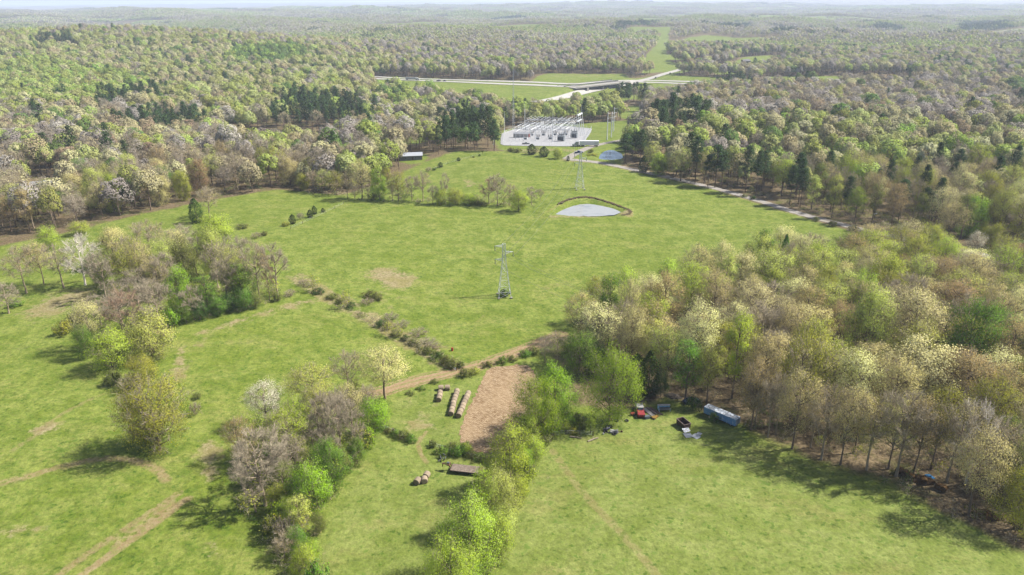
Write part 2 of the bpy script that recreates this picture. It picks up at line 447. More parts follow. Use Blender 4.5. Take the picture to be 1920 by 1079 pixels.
def build_ground():
    az = np.concatenate([np.arange(-180, -54, 3.0), np.arange(-54, 54.001, 0.18), np.arange(57, 180, 3.0)])
    rr = np.concatenate([[25, 45, 70, 90], np.geomspace(105, 700, 260), np.geomspace(706, 3000, 130)[1:], np.geomspace(3060, 30000, 70)])
    A, D = np.meshgrid(R(1) * az, rr)
    X, Y = np.sin(A) * D, np.cos(A) * D
    na, nr = len(az), len(rr)
    P = np.stack([X.ravel(), Y.ravel()], 1)
    Z = hgt(P[:, 0], P[:, 1])
    # hollows of the two ponds
    for pl, dep in ((POND, 1.0), (POND2, 1.0)):
        s = sdf(P, wpoly(pl))
        Z = Z - dep * sstep(-1.5, 4, s) + (0.7 if pl is POND else 0.2) * np.exp(-((s + 4.5) / 2.5) ** 2)
    V = np.vstack([np.column_stack([P, Z]), [[0, 0, gz(0, 0)]]])
    i, j = np.meshgrid(np.arange(nr - 1), np.arange(na), indexing='ij')
    j2 = (j + 1) % na
    F = np.stack([i * na + j, i * na + j2, (i + 1) * na + j2, (i + 1) * na + j], -1).reshape(-1, 4)
    jj = np.arange(na); c = len(V) - 1
    F = np.vstack([F, np.stack([np.full(na, c), (jj + 1) % na, jj, jj], 1)]) if False else F
    me = mesh_from('ground', V, F)
    P = V[:, :2]
    op = open_sdf(P)
    attr(me, 'open', op)
    d = np.linalg.norm(P, axis=1)
    front = (d < 1600) & (P[:, 1] > 20)
    dry = np.zeros(len(P)); trk = np.zeros(len(P))
    Pf = P[front]
    v = np.zeros(len(Pf))
    for poly, amt, soft in DRY:
        v = np.maximum(v, amt * .9 * sstep(-soft * 1.6, soft * 1.6, sdf(Pf, wpoly(poly))))
    f1 = line_dist(Pf, smooth_line(wpoly(FENCE1), 4))
    v = np.maximum(v, 0.6 * (1 - sstep(2, 8, f1)))
    v = np.maximum(v, 0.55 * (1 - sstep(1, 5, line_dist(Pf, smooth_line(wpoly(GRAVEL), 4)) - 3)))
    dry[front] = v
    t = np.zeros(len(Pf))
    for pts, w, amt in TRACK:
        t = np.maximum(t, amt * (1 - sstep(w * .4, w * 1.3, line_dist(Pf, smooth_line(wpoly(pts), 5)))))
    t = np.maximum(t, 0.85 * (1 - sstep(2.2, 4.2, line_dist(Pf, smooth_line(wpoly(DIRT), 5)))))
    trk[front] = t
    attr(me, 'dry', dry); attr(me, 'track', trk)
    fam = np.zeros(len(P))
    s1 = sdf(P, wpoly([(940, 1000), (985, 880), (1040, 815), (1200, 770), (1340, 790), (1500, 860), (1700, 930), (1920, 1040), (2400, 1300), (1500, 1900), (800, 1500)]))
    s2 = sdf(P, wpoly([(560, 1090), (650, 900), (700, 810), (740, 750), (840, 715), (1000, 680), (1000, 800), (900, 960), (830, 1090), (800, 1500), (560, 1500)]))
    fam = np.maximum(sstep(-4, 4, s1), 0.75 * sstep(-3, 3, s2))
    attr(me, 'family', fam)
    m, nt, out = nodes('ground'); g = G(nt)
    p = g.pos()
    n_big = g.noise(p, 0.018, 4, 0.6)
    n_mid = g.noise(p, 0.11, 5, 0.68)
    n_st = g.noise(g.map(p, (0.10, 0.32, 0.1), (0, 0, 0.35)), 1.0, 4, 0.6)
    n_fin = g.noise(p, 1.1, 4, 0.75)
    n_tuft = g.noise(p, 0.55, 3, 0.6)
    famv = g.attr('family')
    n_yel = g.noise(g.map(p, (.05, .09, .05), (0, 0, 0.5)), 1.0, 6, 0.72)
    lush = g.mix(g.rng(n_mid, 0.36, 0.62), alb(134, 153, 56), alb(170, 182, 90))
    lush = g.mix(g.rng(n_big, 0.4, 0.62, 0, .45), lush, alb(146, 163, 60))
    lush = g.mix(g.rng(n_yel, 0.50, 0.64, 0, .75), lush, alb(176, 180, 96))
    lush = g.mix(g.math('MULTIPLY', g.rng(n_st, 0.54, 0.74), g.rng(n_big, 0.46, 0.62, 0.0, 0.6)), lush, alb(184, 188, 112))
    n_gr = g.noise(p, 0.33, 8, 0.82)
    lush = g.mix(g.rng(n_gr, 0.36, 0.56, .75, 0), lush, alb(108, 136, 44))
    lush = g.mix(g.rng(n_gr, 0.54, 0.68, 0, .55), lush, alb(172, 182, 92))
    yel = g.mix(g.rng(n_mid, 0.33, 0.66), alb(140, 156, 70), alb(168, 180, 98))
    yel = g.mix(g.rng(n_st, 0.5, 0.72, 0, .5), yel, alb(180, 188, 112))
    yel = g.mix(g.rng(n_big, 0.42, 0.6, 0, .35), yel, alb(150, 168, 78))
    yel = g.mix(g.rng(n_yel, 0.52, 0.66, 0, .4), yel, alb(180, 170, 106))
    yel = g.mix(g.rng(n_gr, 0.36, 0.52, .6, 0), yel, alb(120, 140, 56))
    yel = g.mix(g.rng(n_gr, 0.54, 0.68, 0, .5), yel, alb(186, 190, 116))
    grass = g.mix(famv, lush, yel)
    tuft_t = g.mix(1.0, grass, (0.50, 0.66, 0.42), 'MULTIPLY')
    n_tuf2 = g.noise(p, 0.75, 2, 0.5)
    grass = g.mix(g.math('MULTIPLY', g.rng(n_tuft, 0.56, 0.66), g.rng(n_mid, 0.42, 0.6, .2, 0.85)), grass, tuft_t)
    grass = g.mix(g.rng(n_tuf2, 0.61, 0.68, 0, .85), grass, tuft_t)
    grass = g.mix(1.0, grass, g.rng(n_fin, 0.25, 0.75, 0.70, 1.24), 'MULTIPLY')
    tan = g.mix(g.rng(n_fin, 0.3, 0.7), alb(150, 136, 92), alb(210, 196, 152))
    tan = g.mix(g.rng(n_mid, 0.45, 0.65, 0, .6), tan, alb(160, 154, 84))
    dirt = g.mix(g.rng(n_fin, 0.3, 0.7), alb(176, 146, 104), alb(205, 182, 144))
    dirt = g.mix(g.rng(n_tuft, 0.48, 0.62, 0, .7), dirt, alb(150, 158, 76))
    litter = g.mix(g.rng(n_fin, 0.3, 0.7), alb(96, 82, 58), alb(172, 152, 118))
    litter = g.mix(g.rng(n_mid, 0.5, 0.66, 0, 0.75), litter, alb(116, 122, 58))
    mdry = g.math('ADD', g.attr('dry'), g.math('MULTIPLY', g.math('SUBTRACT', n_mid, 0.5), 1.5))
    mdry = g.math('ADD', mdry, g.math('MULTIPLY', g.math('SUBTRACT', n_tuft, 0.5), 0.8))
    col = g.mix(g.math('MULTIPLY', g.rng(mdry, 0.36, 0.72), g.rng(g.attr('dry'), 0.02, .2)), grass, tan)
    mtr = g.math('ADD', g.attr('track'), g.math('MULTIPLY', g.math('SUBTRACT', n_tuft, 0.5), 1.1))
    col = g.mix(g.math('MULTIPLY', g.rng(mtr, 0.3, 0.75), g.rng(g.attr('track'), 0.02, .2)), col, dirt)
    mop = g.math('ADD', g.attr('open'), g.math('MULTIPLY', g.math('SUBTRACT', n_mid, 0.5), 9.0))
    col = g.mix(g.rng(mop, -3.5, 0.5), litter, col)
    h = g.math('ADD', g.math('MULTIPLY', n_fin, 0.35), g.math('MULTIPLY', n_tuft, 0.75))
    g.pbsdf(out, col, 0.95, 0.1, 0, g.bump(h, 0.8, 0.35))
    link('ground', me, m)
    bpy.data.objects['ground']['kind'] = 'structure'
    me.polygons.foreach_set('use_smooth', np.ones(len(me.polygons), bool))

build_ground()

# ------------------------------------------------------------------ sheets laid on the ground: roads, water, stubble, pad
def ribbon(name, line, width, lift, mat, zf=None, jit=0.0, seed=1, nacross=5, ragged=0.0):
    L = np.asarray(line, float)
    T = np.gradient(L, axis=0); T /= np.linalg.norm(T, axis=1)[:, None] + 1e-9
    N = np.stack([-T[:, 1], T[:, 0]], 1)
    rg = np.random.default_rng(seed)
    w = width / 2 + rg.normal(0, ragged, (len(L), 2))
    V = []
    for i in range(len(L)):
        for k in range(nacross):
            s = -1 + 2 * k / (nacross - 1)
            q = L[i] + N[i] * s * (w[i, 0] if s < 0 else w[i, 1])
            z = (zf or gz)(q[0], q[1])
            V.append((q[0], q[1], z + lift))
    F = [(i * nacross + k, i * nacross + k + 1, (i + 1) * nacross + k + 1, (i + 1) * nacross + k) for i in range(len(L) - 1) for k in range(nacross - 1)]
    me = mesh_from(name, V, F)
    attr(me, 'side', np.tile(np.linspace(-1, 1, nacross), len(L)))
    o = link(name, me, mat)
    o['kind'] = 'structure'
    return o

def fill(name, poly, lift, mat, zconst=None, step=4.0, ragged=0.0, seed=3):
    """Sheet over a world polygon: outline resampled, fan of rings towards the middle."""
    L = np.vstack([poly, poly[:1]])
    pts = []
    for a, b in zip(L[:-1], L[1:]):
        n = max(1, int(np.linalg.norm(b - a) / step))
        for t in np.linspace(0, 1, n, endpoint=False): pts.append(a + (b - a) * t)
    pts = np.array(pts); n = len(pts)
    for _ in range(2): pts = 0.25 * np.roll(pts, 1, 0) + 0.5 * pts + 0.25 * np.roll(pts, -1, 0)
    rg = np.random.default_rng(seed)
    c = pts.mean(0)
    pts = pts + (pts - c) / np.linalg.norm(pts - c, axis=1)[:, None] * rg.normal(0, ragged, (n, 1))
    rings = [1.0, 0.85, 0.7, 0.55, 0.4, 0.25, 0.1]
    V, F = [], []
    for s in rings:
        for q in c + (pts - c) * s:
            V.append((q[0], q[1], (zconst if zconst is not None else gz(q[0], q[1])) + lift))
    for r in range(len(rings) - 1):
        for i in range(n):
            F.append((r * n + i, r * n + (i + 1) % n, (r + 1) * n + (i + 1) % n, (r + 1) * n + i))
    mb = MB(); mb.add(V, F + [tuple((len(rings) - 1) * n + i for i in range(n))])
    o = mb.build(name, mat)
    o['kind'] = 'structure'
    return o

def gravel_mat(name, a, b, c=None, sc_=1.2):
    m, nt, out = nodes(name); g = G(nt); p = g.pos()
    n1, n2 = g.noise(p, 0.15, 4, .65), g.noise(p, sc_, 4, .75)
    col = g.mix(g.rng(n2, .3, .7), a, b)
    if c is not None: col = g.mix(g.rng(n1, .48, .66, 0, .8), col, c)
    g.pbsdf(out, col, .95, .1, 0, g.bump(n2, .5, .08))
    return m

def build_sheets():
    # dirt track with grassy crown and ragged edges
    m, nt, out = nodes('dirt_track'); g = G(nt); p = g.pos()
    n1, n2 = g.noise(p, 0.3, 4, .7), g.noise(p, 1.4, 4, .7)
    s = g.math('ABSOLUTE', g.attr('side'))
    d = g.mix(g.rng(n2, .3, .7), alb(178, 146, 106), alb(208, 184, 146))
    e = g.math('ADD', s, g.math('MULTIPLY', g.math('SUBTRACT', n1, .5), 1.2))
    gr = g.mix(g.rng(n2, .3, .7), alb(122, 146, 62), alb(160, 170, 88))
    cc = g.math('ADD', s, g.math('MULTIPLY', g.math('SUBTRACT', n1, .5), .9))
    col = g.mix(g.rng(cc, 0.0, .22, .55, 0), d, gr)
    col = g.mix(g.rng(e, .7, .95), col, gr)
    g.pbsdf(out, col, .95, .1, 0, g.bump(n2, .5, .1))
    ribbon('dirt_road', smooth_line(wpoly(DIRT), 24), 4.6, 0.05, m, nacross=9, ragged=.25)
    gm = gravel_mat('gravel_road', alb(178, 170, 160), alb(214, 208, 200), alb(190, 178, 158))
    ribbon('gravel_road', smooth_line(wpoly(GRAVEL), 24), 5.6, 0.08, gm, nacross=7, ragged=.2, seed=4)
    ribbon('access_road', smooth_line(wpoly(ACCESS), 24), 6.0, 0.12, gm, nacross=7, ragged=.25, seed=5)
    # stubble plot
    m, nt, out = nodes('stubble'); g = G(nt); p = g.pos()
    q = g.map(p, (1, 1, 1), (0, 0, R(28)))
    n1 = g.noise(g.map(q, (1.0, 2.6, 1)), .9, 4, .75); n2 = g.noise(p, .12, 3, .6); w = g.wave(g.map(q, (.55, .1, 1)), 1.0, 5, 3)
    col = g.mix(g.rng(n1, .38, .62), alb(154, 122, 86), alb(230, 204, 166))
    col = g.mix(g.rng(w, .3, .8, 0, .35), col, alb(168, 134, 96))
    col = g.mix(g.rng(n2, .4, .65, 0, .4), col, alb(224, 194, 152))
    g.pbsdf(out, col, .95, .1, 0, g.bump(n1, 1.0, .35))
    fill('stubble_field', wpoly(STUBBLE), 0.06, m, step=.8, ragged=.3)
    # ponds
    for nm, pl, base, bl in (('farm_pond', POND, alb(206, 207, 204), alb(158, 164, 166)), ('roadside_pond', POND2, alb(120, 140, 165), alb(90, 110, 120))):
        m, nt, out = nodes(nm); g = G(nt); p = g.pos()
        n1 = g.noise(g.map(p, (.12, .5, 1), (0, 0, .5)), 1.0, 4, .6, .6)
        col = g.mix(g.rng(n1, .5, .68, 0, .7), base, bl)
        pb = g.pbsdf(out, col, .12, .5, 0, g.bump(g.noise(p, 2.5, 2), .12, .03))
        W = wpoly(pl)
        zc = float(np.mean(hgt(W[:, 0], W[:, 1]))) - 0.45
        fill(nm, W, 0, m, zconst=zc, step=2.0, ragged=.35)
    bk = gravel_mat('wet_earth', alb(86, 72, 52), alb(140, 122, 90), alb(100, 98, 56), 1.5)
    ribbon('pond_bank', smooth_line(wpoly([(1046, 386), (1066, 377), (1086, 372.5), (1108, 372.5), (1136, 380), (1164, 390), (1182, 399), (1176, 405), (1164, 406)]), 14), 1.5, .85, bk, nacross=5, ragged=.35, seed=8)
    # substation pad: pale crushed stone
    pm = gravel_mat('crushed_stone', alb(190, 190, 192), alb(226, 226, 228), alb(206, 206, 208), .8)
    fill('substation_pad', wpoly(PAD), 0.22, pm, step=8.0, ragged=.3)
    # left yard of gravel and clearing
    cm = gravel_mat('bare_earth', alb(150, 118, 98), alb(188, 160, 138), alb(140, 126, 96), .4)
    ribbon('clearing_track', smooth_line(wpoly([(415, 262), (450, 266), (500, 269), (540, 275), (590, 281)]), 10), 5, .3, gm, nacross=3)
    ribbon('valley_road', smooth_line(wpoly([(600, 290), (660, 272), (740, 254), (810, 241), (870, 230)]), 10), 6.5, .3, gm, nacross=3)
    ribbon('far_road', smooth_line(wpoly([(1830, 66), (1880, 59), (1960, 54)]), 10), 16, 1.0, gm, nacross=3)

build_sheets()
# ==PART2==
# ------------------------------------------------------------------ tree building
def leaf_mat(name, rgb, amp=1.3, trans=0.24, lo=.8, hi=1.16):
    m, nt, out = nodes('leaves_' + name); g = G(nt)
    base = tuple(min(v * amp, .8) for v in lin(rgb))
    oi = g.n('ShaderNodeObjectInfo').outputs['Random']
    ri = g.n('ShaderNodeNewGeometry').outputs['Random Per Island']
    h = g.n('ShaderNodeHueSaturation')
    g.set(h.inputs['Hue'], g.rng(oi, 0, 1, .484, .516, False))
    g.set(h.inputs['Saturation'], g.rng(ri, 0, 1, .8, 1.1, False))
    v = g.math('MULTIPLY', g.rng(oi, 0, 1, .82, 1.15, False), g.rng(ri, 0, 1, lo, hi, False))
    g.set(h.inputs['Value'], v)
    h.inputs['Color'].default_value = (*base, 1)
    d = g.n('ShaderNodeBsdfDiffuse'); t = g.n('ShaderNodeBsdfTranslucent'); mx = g.n('ShaderNodeMixShader')
    g.set(d.inputs[0], h.outputs[0]); g.set(t.inputs[0], h.outputs[0])
    mx.inputs[0].default_value = trans
    nt.links.new(d.outputs[0], mx.inputs[1]); nt.links.new(t.outputs[0], mx.inputs[2]); nt.links.new(mx.outputs[0], out.inputs[0])
    return m

def bark_mat(name, rgb):
    m, nt, out = nodes('bark_' + name); g = G(nt)
    o = g.obj()
    n1 = g.noise(g.map(o, (3, 3, .8)), 1.2, 3, .7)
    c = tuple(v for v in lin(rgb))
    col = g.mix(g.rng(n1, .3, .7), tuple(v * .65 for v in c), tuple(min(v * 1.25, .8) for v in c))
    g.pbsdf(out, col, .95, .1)
    return m

LEAF = {}
LEAF_RGB = {'bright': (112, 138, 34), 'lime': (134, 150, 48), 'pale': (146, 152, 72), 'cream': (174, 170, 116), 'beige': (160, 152, 98), 'tan': (146, 132, 84), 'olive': (130, 134, 48),
            'brown': (132, 112, 78), 'green': (86, 112, 36), 'dark': (60, 80, 32), 'white': (174, 168, 148), 'gray': (138, 130, 116), 'pine': (58, 76, 42), 'cedar': (50, 64, 30), 'scrub': (94, 100, 46), 'mauve': (130, 120, 106)}
WORD = {'bright': 'bright green', 'lime': 'lime green', 'pale': 'pale yellow-green', 'cream': 'cream coloured', 'beige': 'beige', 'tan': 'tan', 'olive': 'olive', 'brown': 'reddish brown', 'green': 'mid green',
        'dark': 'dark green', 'white': 'whitish', 'gray': 'grey', 'pine': 'dark', 'cedar': 'dark', 'scrub': 'dull green', 'mauve': 'mauve grey'}
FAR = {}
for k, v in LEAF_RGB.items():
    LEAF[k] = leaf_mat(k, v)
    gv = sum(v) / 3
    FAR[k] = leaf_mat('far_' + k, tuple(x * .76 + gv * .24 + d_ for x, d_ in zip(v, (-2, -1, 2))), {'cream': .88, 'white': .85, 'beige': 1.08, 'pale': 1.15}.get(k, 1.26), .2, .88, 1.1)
BARK = {'oak': bark_mat('oak', (104, 90, 78)), 'grey': bark_mat('grey', (140, 126, 106)), 'white': bark_mat('white', (186, 178, 166)), 'pine': bark_mat('pine', (96, 78, 66)), 'twig': bark_mat('twig', (146, 136, 116)), 'redtwig': bark_mat('redtwig', (140, 118, 98))}

def unit(v):
    return v / (np.linalg.norm(v, axis=-1, keepdims=True) + 1e-9)

def tubes(A, B, ra, rb, n=3):
    """Many straight tapered tubes A->B at once."""
    A, B = np.asarray(A), np.asarray(B)
    d = unit(B - A)
    h = np.where(np.abs(d[:, 2:3]) > .9, np.array([[1., 0, 0]]), np.array([[0, 0, 1.]]))
    u = unit(np.cross(d, h)); w = np.cross(d, u)
    th = np.arange(n) * 2 * PI / n
    ring = u[:, None] * np.cos(th)[None, :, None] + w[:, None] * np.sin(th)[None, :, None]
    ra = np.broadcast_to(np.asarray(ra, float), len(A))[:, None, None]; rb = np.broadcast_to(np.asarray(rb, float), len(A))[:, None, None]
    V = np.concatenate([A[:, None] + ring * ra, B[:, None] + ring * rb], 1)
    k = np.arange(n); f = np.stack([k, (k + 1) % n, n + (k + 1) % n, n + k], 1)
    F = (np.arange(len(A)) * 2 * n)[:, None, None] + f[None]
    return V.reshape(-1, 3), F.reshape(-1, 4)

def leaf_quads(C, outw, size, rg, bias=2.4, asp=.62):
    n = unit(rg.normal(size=C.shape) + bias * outw)
    u = unit(np.cross(n, rg.normal(size=C.shape))); v = np.cross(n, u)
    s = (size * rg.uniform(.55, 1.3, len(C)))[:, None]
    V = np.stack([C + u * s * .5, C + v * s * .5 * asp, C - u * s * .5, C - v * s * .5 * asp], 1)
    return V.reshape(-1, 3), np.arange(len(C) * 4).reshape(-1, 4)

def join(parts):
    V, F, n = [], [], 0
    for v, f in parts:
        V.append(v); F.append(f + n); n += len(v)
    return np.vstack(V), np.vstack(F)

def broadleaf(seed, H=16., Rc=6., base=.25, lobes=12, clumps=10, per=22, leaf=.5, twigs=400, trunk_r=None, lr=.38, squash=1.0, lean=0., stemmy=1, bare=False, open_=1.0):
    """A broad-leaved tree: (wood V,F), (crown V,F). Crown of lobes, each of leaf clumps; limbs reach every lobe."""
    rg = np.random.default_rng(seed)
    tr = trunk_r or H * .016
    zc, ah = H * (1 + base) / 2, H * (1 - base) / 2
    # lobe centres spread over the crown by best-candidate sampling
    L = []
    for _ in range(lobes):
        c = unit(rg.normal(size=(40, 3))) * rg.uniform(.28, .78, (40, 1)) ** .8
        c = c[c[:, 2] > (-.72 if base > .1 else -.97)]
        if L:
            dd = np.min(np.linalg.norm(c[:, None] - np.array(L)[None], axis=2), axis=1)
            L.append(c[np.argmax(dd)])
        else: L.append(np.array([0, 0, .62]))
    L = np.array(L)
    lr_ = Rc * lr * rg.uniform(.72, 1.25, lobes)
    wide = 1 - .25 * np.maximum(L[:, 2], 0) ** 2
    LC = np.stack([L[:, 0] * Rc * wide, L[:, 1] * Rc * wide, zc + L[:, 2] * (ah - lr_ * .6) * squash], 1)
    LC[:, 0] += lean * LC[:, 2]
    # trunk and limbs
    nt_ = 7
    zt = np.linspace(0, 1, nt_) * H * (max(base, 0) + (1 - max(base, 0)) * .62)
    tp = np.stack([np.cumsum(rg.normal(0, .02 * H, nt_) * (zt > 0)) * .35 + lean * zt, np.cumsum(rg.normal(0, .02 * H, nt_) * (zt > 0)) * .35, zt], 1)
    tp[0, :2] = 0
    rt = tr * np.linspace(1, .35, nt_); rt[0] *= 1.35
    W = [tubes(tp[:-1], tp[1:], rt[:-1], rt[1:], 6)]
    if stemmy > 1:
        for s in range(stemmy - 1):
            a = rg.uniform(0, 2 * PI); q = tp.copy(); q[:, 0] += np.cos(a) * (zt * .25 + .2); q[:, 1] += np.sin(a) * (zt * .25 + .2)
            W.append(tubes(q[:-1], q[1:], rt[:-1] * .75, rt[1:] * .75, 5))
    A, B, ra, rb = [], [], [], []
    TW_A, TW_B, TW_O = [], [], []
    for c, r in zip(LC, lr_):
        z0 = min(max(H * max(base, .08) * .8, c[2] - np.hypot(c[0], c[1]) * rg.uniform(.6, 1.1)), zt[-1] * .97)
        i = np.searchsorted(zt, z0); i = min(max(i, 1), nt_ - 1)
        k = (z0 - zt[i - 1]) / (zt[i] - zt[i - 1])
        p0 = tp[i - 1] + (tp[i] - tp[i - 1]) * k
        mid = (p0 + c) / 2 + np.array([0, 0, -.08 * np.linalg.norm(c - p0)]) + rg.normal(0, .05 * Rc, 3)
        b0 = tr * rg.uniform(.32, .5)
        q = [p0, (p0 + 2 * mid + mid) / 4, mid, (mid + c) / 2 + rg.normal(0, .03 * Rc, 3), c]
        for s in range(4):
            A.append(q[s]); B.append(q[s + 1]); ra.append(b0 * (1 - s * .19)); rb.append(b0 * (1 - (s + 1) * .19))
        nb = 9 if bare else 6
        ds = unit(rg.normal(size=(nb, 3)) + unit(c - np.array([lean * zc, 0, zc - ah * .5])) * .9 + np.array([0, 0, .35]))
        for d in ds:
            e = c + d * r * rg.uniform(.8, 1.25); st = q[3] + (c - q[3]) * rg.uniform(0, 1)
            m_ = (st + e) / 2 + rg.normal(0, .08 * r, 3)
            A += [st, m_]; B += [m_, e]; ra += [b0 * .24, b0 * .15]; rb += [b0 * .15, b0 * .07]
            TW_A.append(st); TW_B.append(e); TW_O.append(d)
    W.append(tubes(A, B, np.maximum(ra, .022), np.maximum(rb, .014), 4))
    TW_A, TW_B, TW_O = map(np.array, (TW_A, TW_B, TW_O))
    tw = None
    if twigs:
        k = rg.integers(0, len(TW_A), twigs); t = rg.uniform(.25, 1, (twigs, 1))
        a = TW_A[k] + (TW_B[k] - TW_A[k]) * t
        d = unit(TW_O[k] + rg.normal(size=(twigs, 3)) * .62 + np.array([0, 0, .25]))
        ln = rg.uniform(.5, 1.3, (twigs, 1)) * Rc * .17
        tw = tubes(a, a + d * ln, .016 + .0016 * Rc, .004, 3)
    if bare:
        k = rg.integers(0, twigs, int(twigs * 1.6)); t = rg.uniform(.3, 1, (len(k), 1))
        a2 = a[k] + d[k] * ln[k] * t
        d2 = unit(d[k] + rg.normal(size=(len(k), 3)) * .6)
        tw = join([tw, tubes(a2, a2 + d2 * rg.uniform(.4, 1, (len(k), 1)) * Rc * .12, .014 + .0008 * Rc, .004, 3)])
    lv = None
    if per:
        CL, CO = [], []
        cen = np.array([lean * zc, 0, zc - ah * .35])
        for c, r in zip(LC, lr_):
            d = unit(rg.normal(size=(clumps * 2, 3)) + unit(c - cen) * .75)[:clumps]
            CL.append(c + d * r * (rg.uniform(.5, 1.08, (clumps, 1)) * open_)); CO.append(d)
        CL, CO = np.vstack(CL), np.vstack(CO)
        n = len(CL) * per
        k = np.repeat(np.arange(len(CL)), per)
        sg = Rc * lr * .34
        off = rg.normal(size=(n, 3)) * sg * np.array([1, 1, .75])
        C = CL[k] + off
        C[:, 2] = np.maximum(C[:, 2], .25)
        lv = leaf_quads(C, unit(CO[k] + unit(off) * .6 + np.array([0, 0, .3])), leaf, rg)
    return W, tw, lv

def pine(seed, H=22., Rc=3.6, base=.5, leaf=.55, per=26, whorls=13):
    rg = np.random.default_rng(seed)
    tp = np.stack([rg.normal(0, .12, 6) * np.array([0, .5, 1, 1, 1, .5]), rg.normal(0, .12, 6) * np.array([0, .5, 1, 1, 1, .5]), np.linspace(0, H * .97, 6)], 1)
    rt = np.linspace(.26, .05, 6)
    W = [tubes(tp[:-1], tp[1:], rt[:-1], rt[1:], 6)]
    A, B, C, O = [], [], [], []
    for w in range(whorls):
        t = w / (whorls - 1)
        z = H * (base + (1 - base) * t)
        ln = Rc * (math.sin(PI * min(.18 + t * .82, 1)) ** .6 * (1 - .35 * t)) + .5
        nb = rg.integers(3, 6)
        a0 = rg.uniform(0, 2 * PI)
        for b in range(nb):
            a = a0 + b * 2 * PI / nb + rg.normal(0, .3); l = ln * rg.uniform(.65, 1.2)
            p0 = np.array([0, 0, z]); e = np.array([math.cos(a) * l, math.sin(a) * l, z + l * rg.uniform(.0, .45)])
            A.append(p0); B.append(e)
            for s in np.linspace(.45, 1, 3):
                C.append(p0 + (e - p0) * s + rg.normal(0, .25, 3)); O.append(np.array([math.cos(a), math.sin(a), .8]))
    C.append(np.array([0, 0, H])); O.append(np.array([0, 0, 1.]))
    W.append(tubes(A, B, .05, .02, 3))
    C, O = np.array(C), np.array(O); k = np.repeat(np.arange(len(C)), per)
    P = C[k] + rg.normal(size=(len(k), 3)) * np.array([.62, .62, .34])
    return W, None, leaf_quads(P, unit(O[k]), leaf, rg, .6, .45)

def cedar(seed, H=7., Rc=2.2, leaf=.3, n=3600, fat=.75):
    rg = np.random.default_rng(seed)
    W = [tubes([[0, 0, 0]], [[0, 0, H * .8]], .14, .04, 5)]
    t = rg.uniform(.02, 1, n) ** 1.15; a = rg.uniform(0, 2 * PI, n)
    lump = 1 + .16 * np.sin(a * 3 + t * 9 + seed) + .1 * np.sin(a * 7 - t * 17)
    r = Rc * (np.sin(PI * np.minimum(t * .86 + .14, 1)) ** fat) * lump * rg.uniform(.55, 1.06, n) ** .5
    P = np.stack([np.cos(a) * r, np.sin(a) * r, .15 + t * H], 1) + rg.normal(0, .08, (n, 3))
    O = np.stack([np.cos(a), np.sin(a), np.full(n, .5)], 1)
    return W, None, leaf_quads(P, O, leaf, rg, .9, .6)

def shrub(seed, H=2.2, Rc=1.8, per=26, leaf=.26, twigs=160, lobes=7):
    return broadleaf(seed, H, Rc, .06, lobes, 8, per, leaf, twigs, .06, .5, 1.0, 0, 3)

def dress(me, lv, n0, cen, a=.5):
    """Shading normals of the leaves follow the roundness of the crown (vertices n0.. of the mesh are the leaves)."""
    Q = lv[0].reshape(-1, 4, 3)
    fn = unit(np.cross(Q[:, 1] - Q[:, 0], Q[:, 2] - Q[:, 0]))
    c = Q.mean(1); rad = unit(c - np.asarray(cen))
    fn = np.where((fn * rad).sum(1, keepdims=True) < 0, -fn, fn)
    n = np.repeat(unit(rad * a + fn * (1 - a)), 4, axis=0)
    N = np.zeros((len(me.vertices), 3)); N[n0:n0 + len(n)] = n
    me.polygons.foreach_set('use_smooth', np.ones(len(me.polygons), bool))
    me.normals_split_custom_set_from_vertices(N.tolist())

# shape library: name -> (builder result at nominal size, nominal H, R, bark)
SHAPES = {}
def reg(name, res, H, Rc):
    W, tw, lv = res
    v = np.vstack([a[0] for a in (lv, tw) if a is not None])
    SHAPES[name] = (res, float(np.percentile(v[:, 2], 99.3)), float(np.percentile(np.hypot(v[:, 0], v[:, 1]), 96)))
for i in range(3): reg(f'oak{i}', broadleaf(11 + i, 16, 6.6, -.14, 22, 13, 56, .29, 300, lr=.36), 16, 6.6)                       # full dense crown
for i in range(3): reg(f'lacy{i}', broadleaf(31 + i, 17, 6.0, .22, 18, 12, 34, .25, 1100), 17, 6.0)                     # open spring crown
for i in range(3): reg(f'wood{i}', broadleaf(51 + i, 19, 5.8, .22, 19, 12, 40, .27, 800), 19, 5.4)                     # forest tree, high crown
for i in range(2): reg(f'tall{i}', broadleaf(71 + i, 18, 3.4, .12, 16, 10, 36, .28, 350, lr=.5), 18, 3.4)              # narrow tree
for i in range(3): reg(f'bare{i}', broadleaf(91 + i, 17, 5.2, .2, 15, 1, 0, .4, 2200, bare=True), 17, 5.2)
for i in range(2): reg(f'bud{i}', broadleaf(111 + i, 17, 5.0, .26, 15, 10, 13, .21, 1800, bare=True), 17, 5.0)           # bare with opening buds
reg('near0', broadleaf(137, 18, 8.2, -.12, 26, 15, 62, .25, 500, lr=.35), 18, 8.2)
reg('near1', broadleaf(138, 17, 7.6, -.12, 24, 15, 62, .25, 500, lr=.37), 17, 7.6)
reg('round0', broadleaf(131, 14, 6.4, .0, 28, 14, 56, .21, 2600, lr=.40), 14, 6.4)
reg('round1', broadleaf(132, 12, 5.4, -.1, 20, 12, 46, .28, 500, lr=.42), 12, 5.4)
reg('snag0', broadleaf(141, 18, 6.5, .14, 15, 8, 6, .22, 1900, trunk_r=.32, bare=True), 18, 6.5)
for i in range(3): reg(f'pine{i}', pine(151 + i), 22, 3.6)
for i in range(2): reg(f'cedar{i}', cedar(171 + i), 7, 2.2)
for i in range(3): reg(f'shrub{i}', shrub(181 + i), 2.2, 1.8)
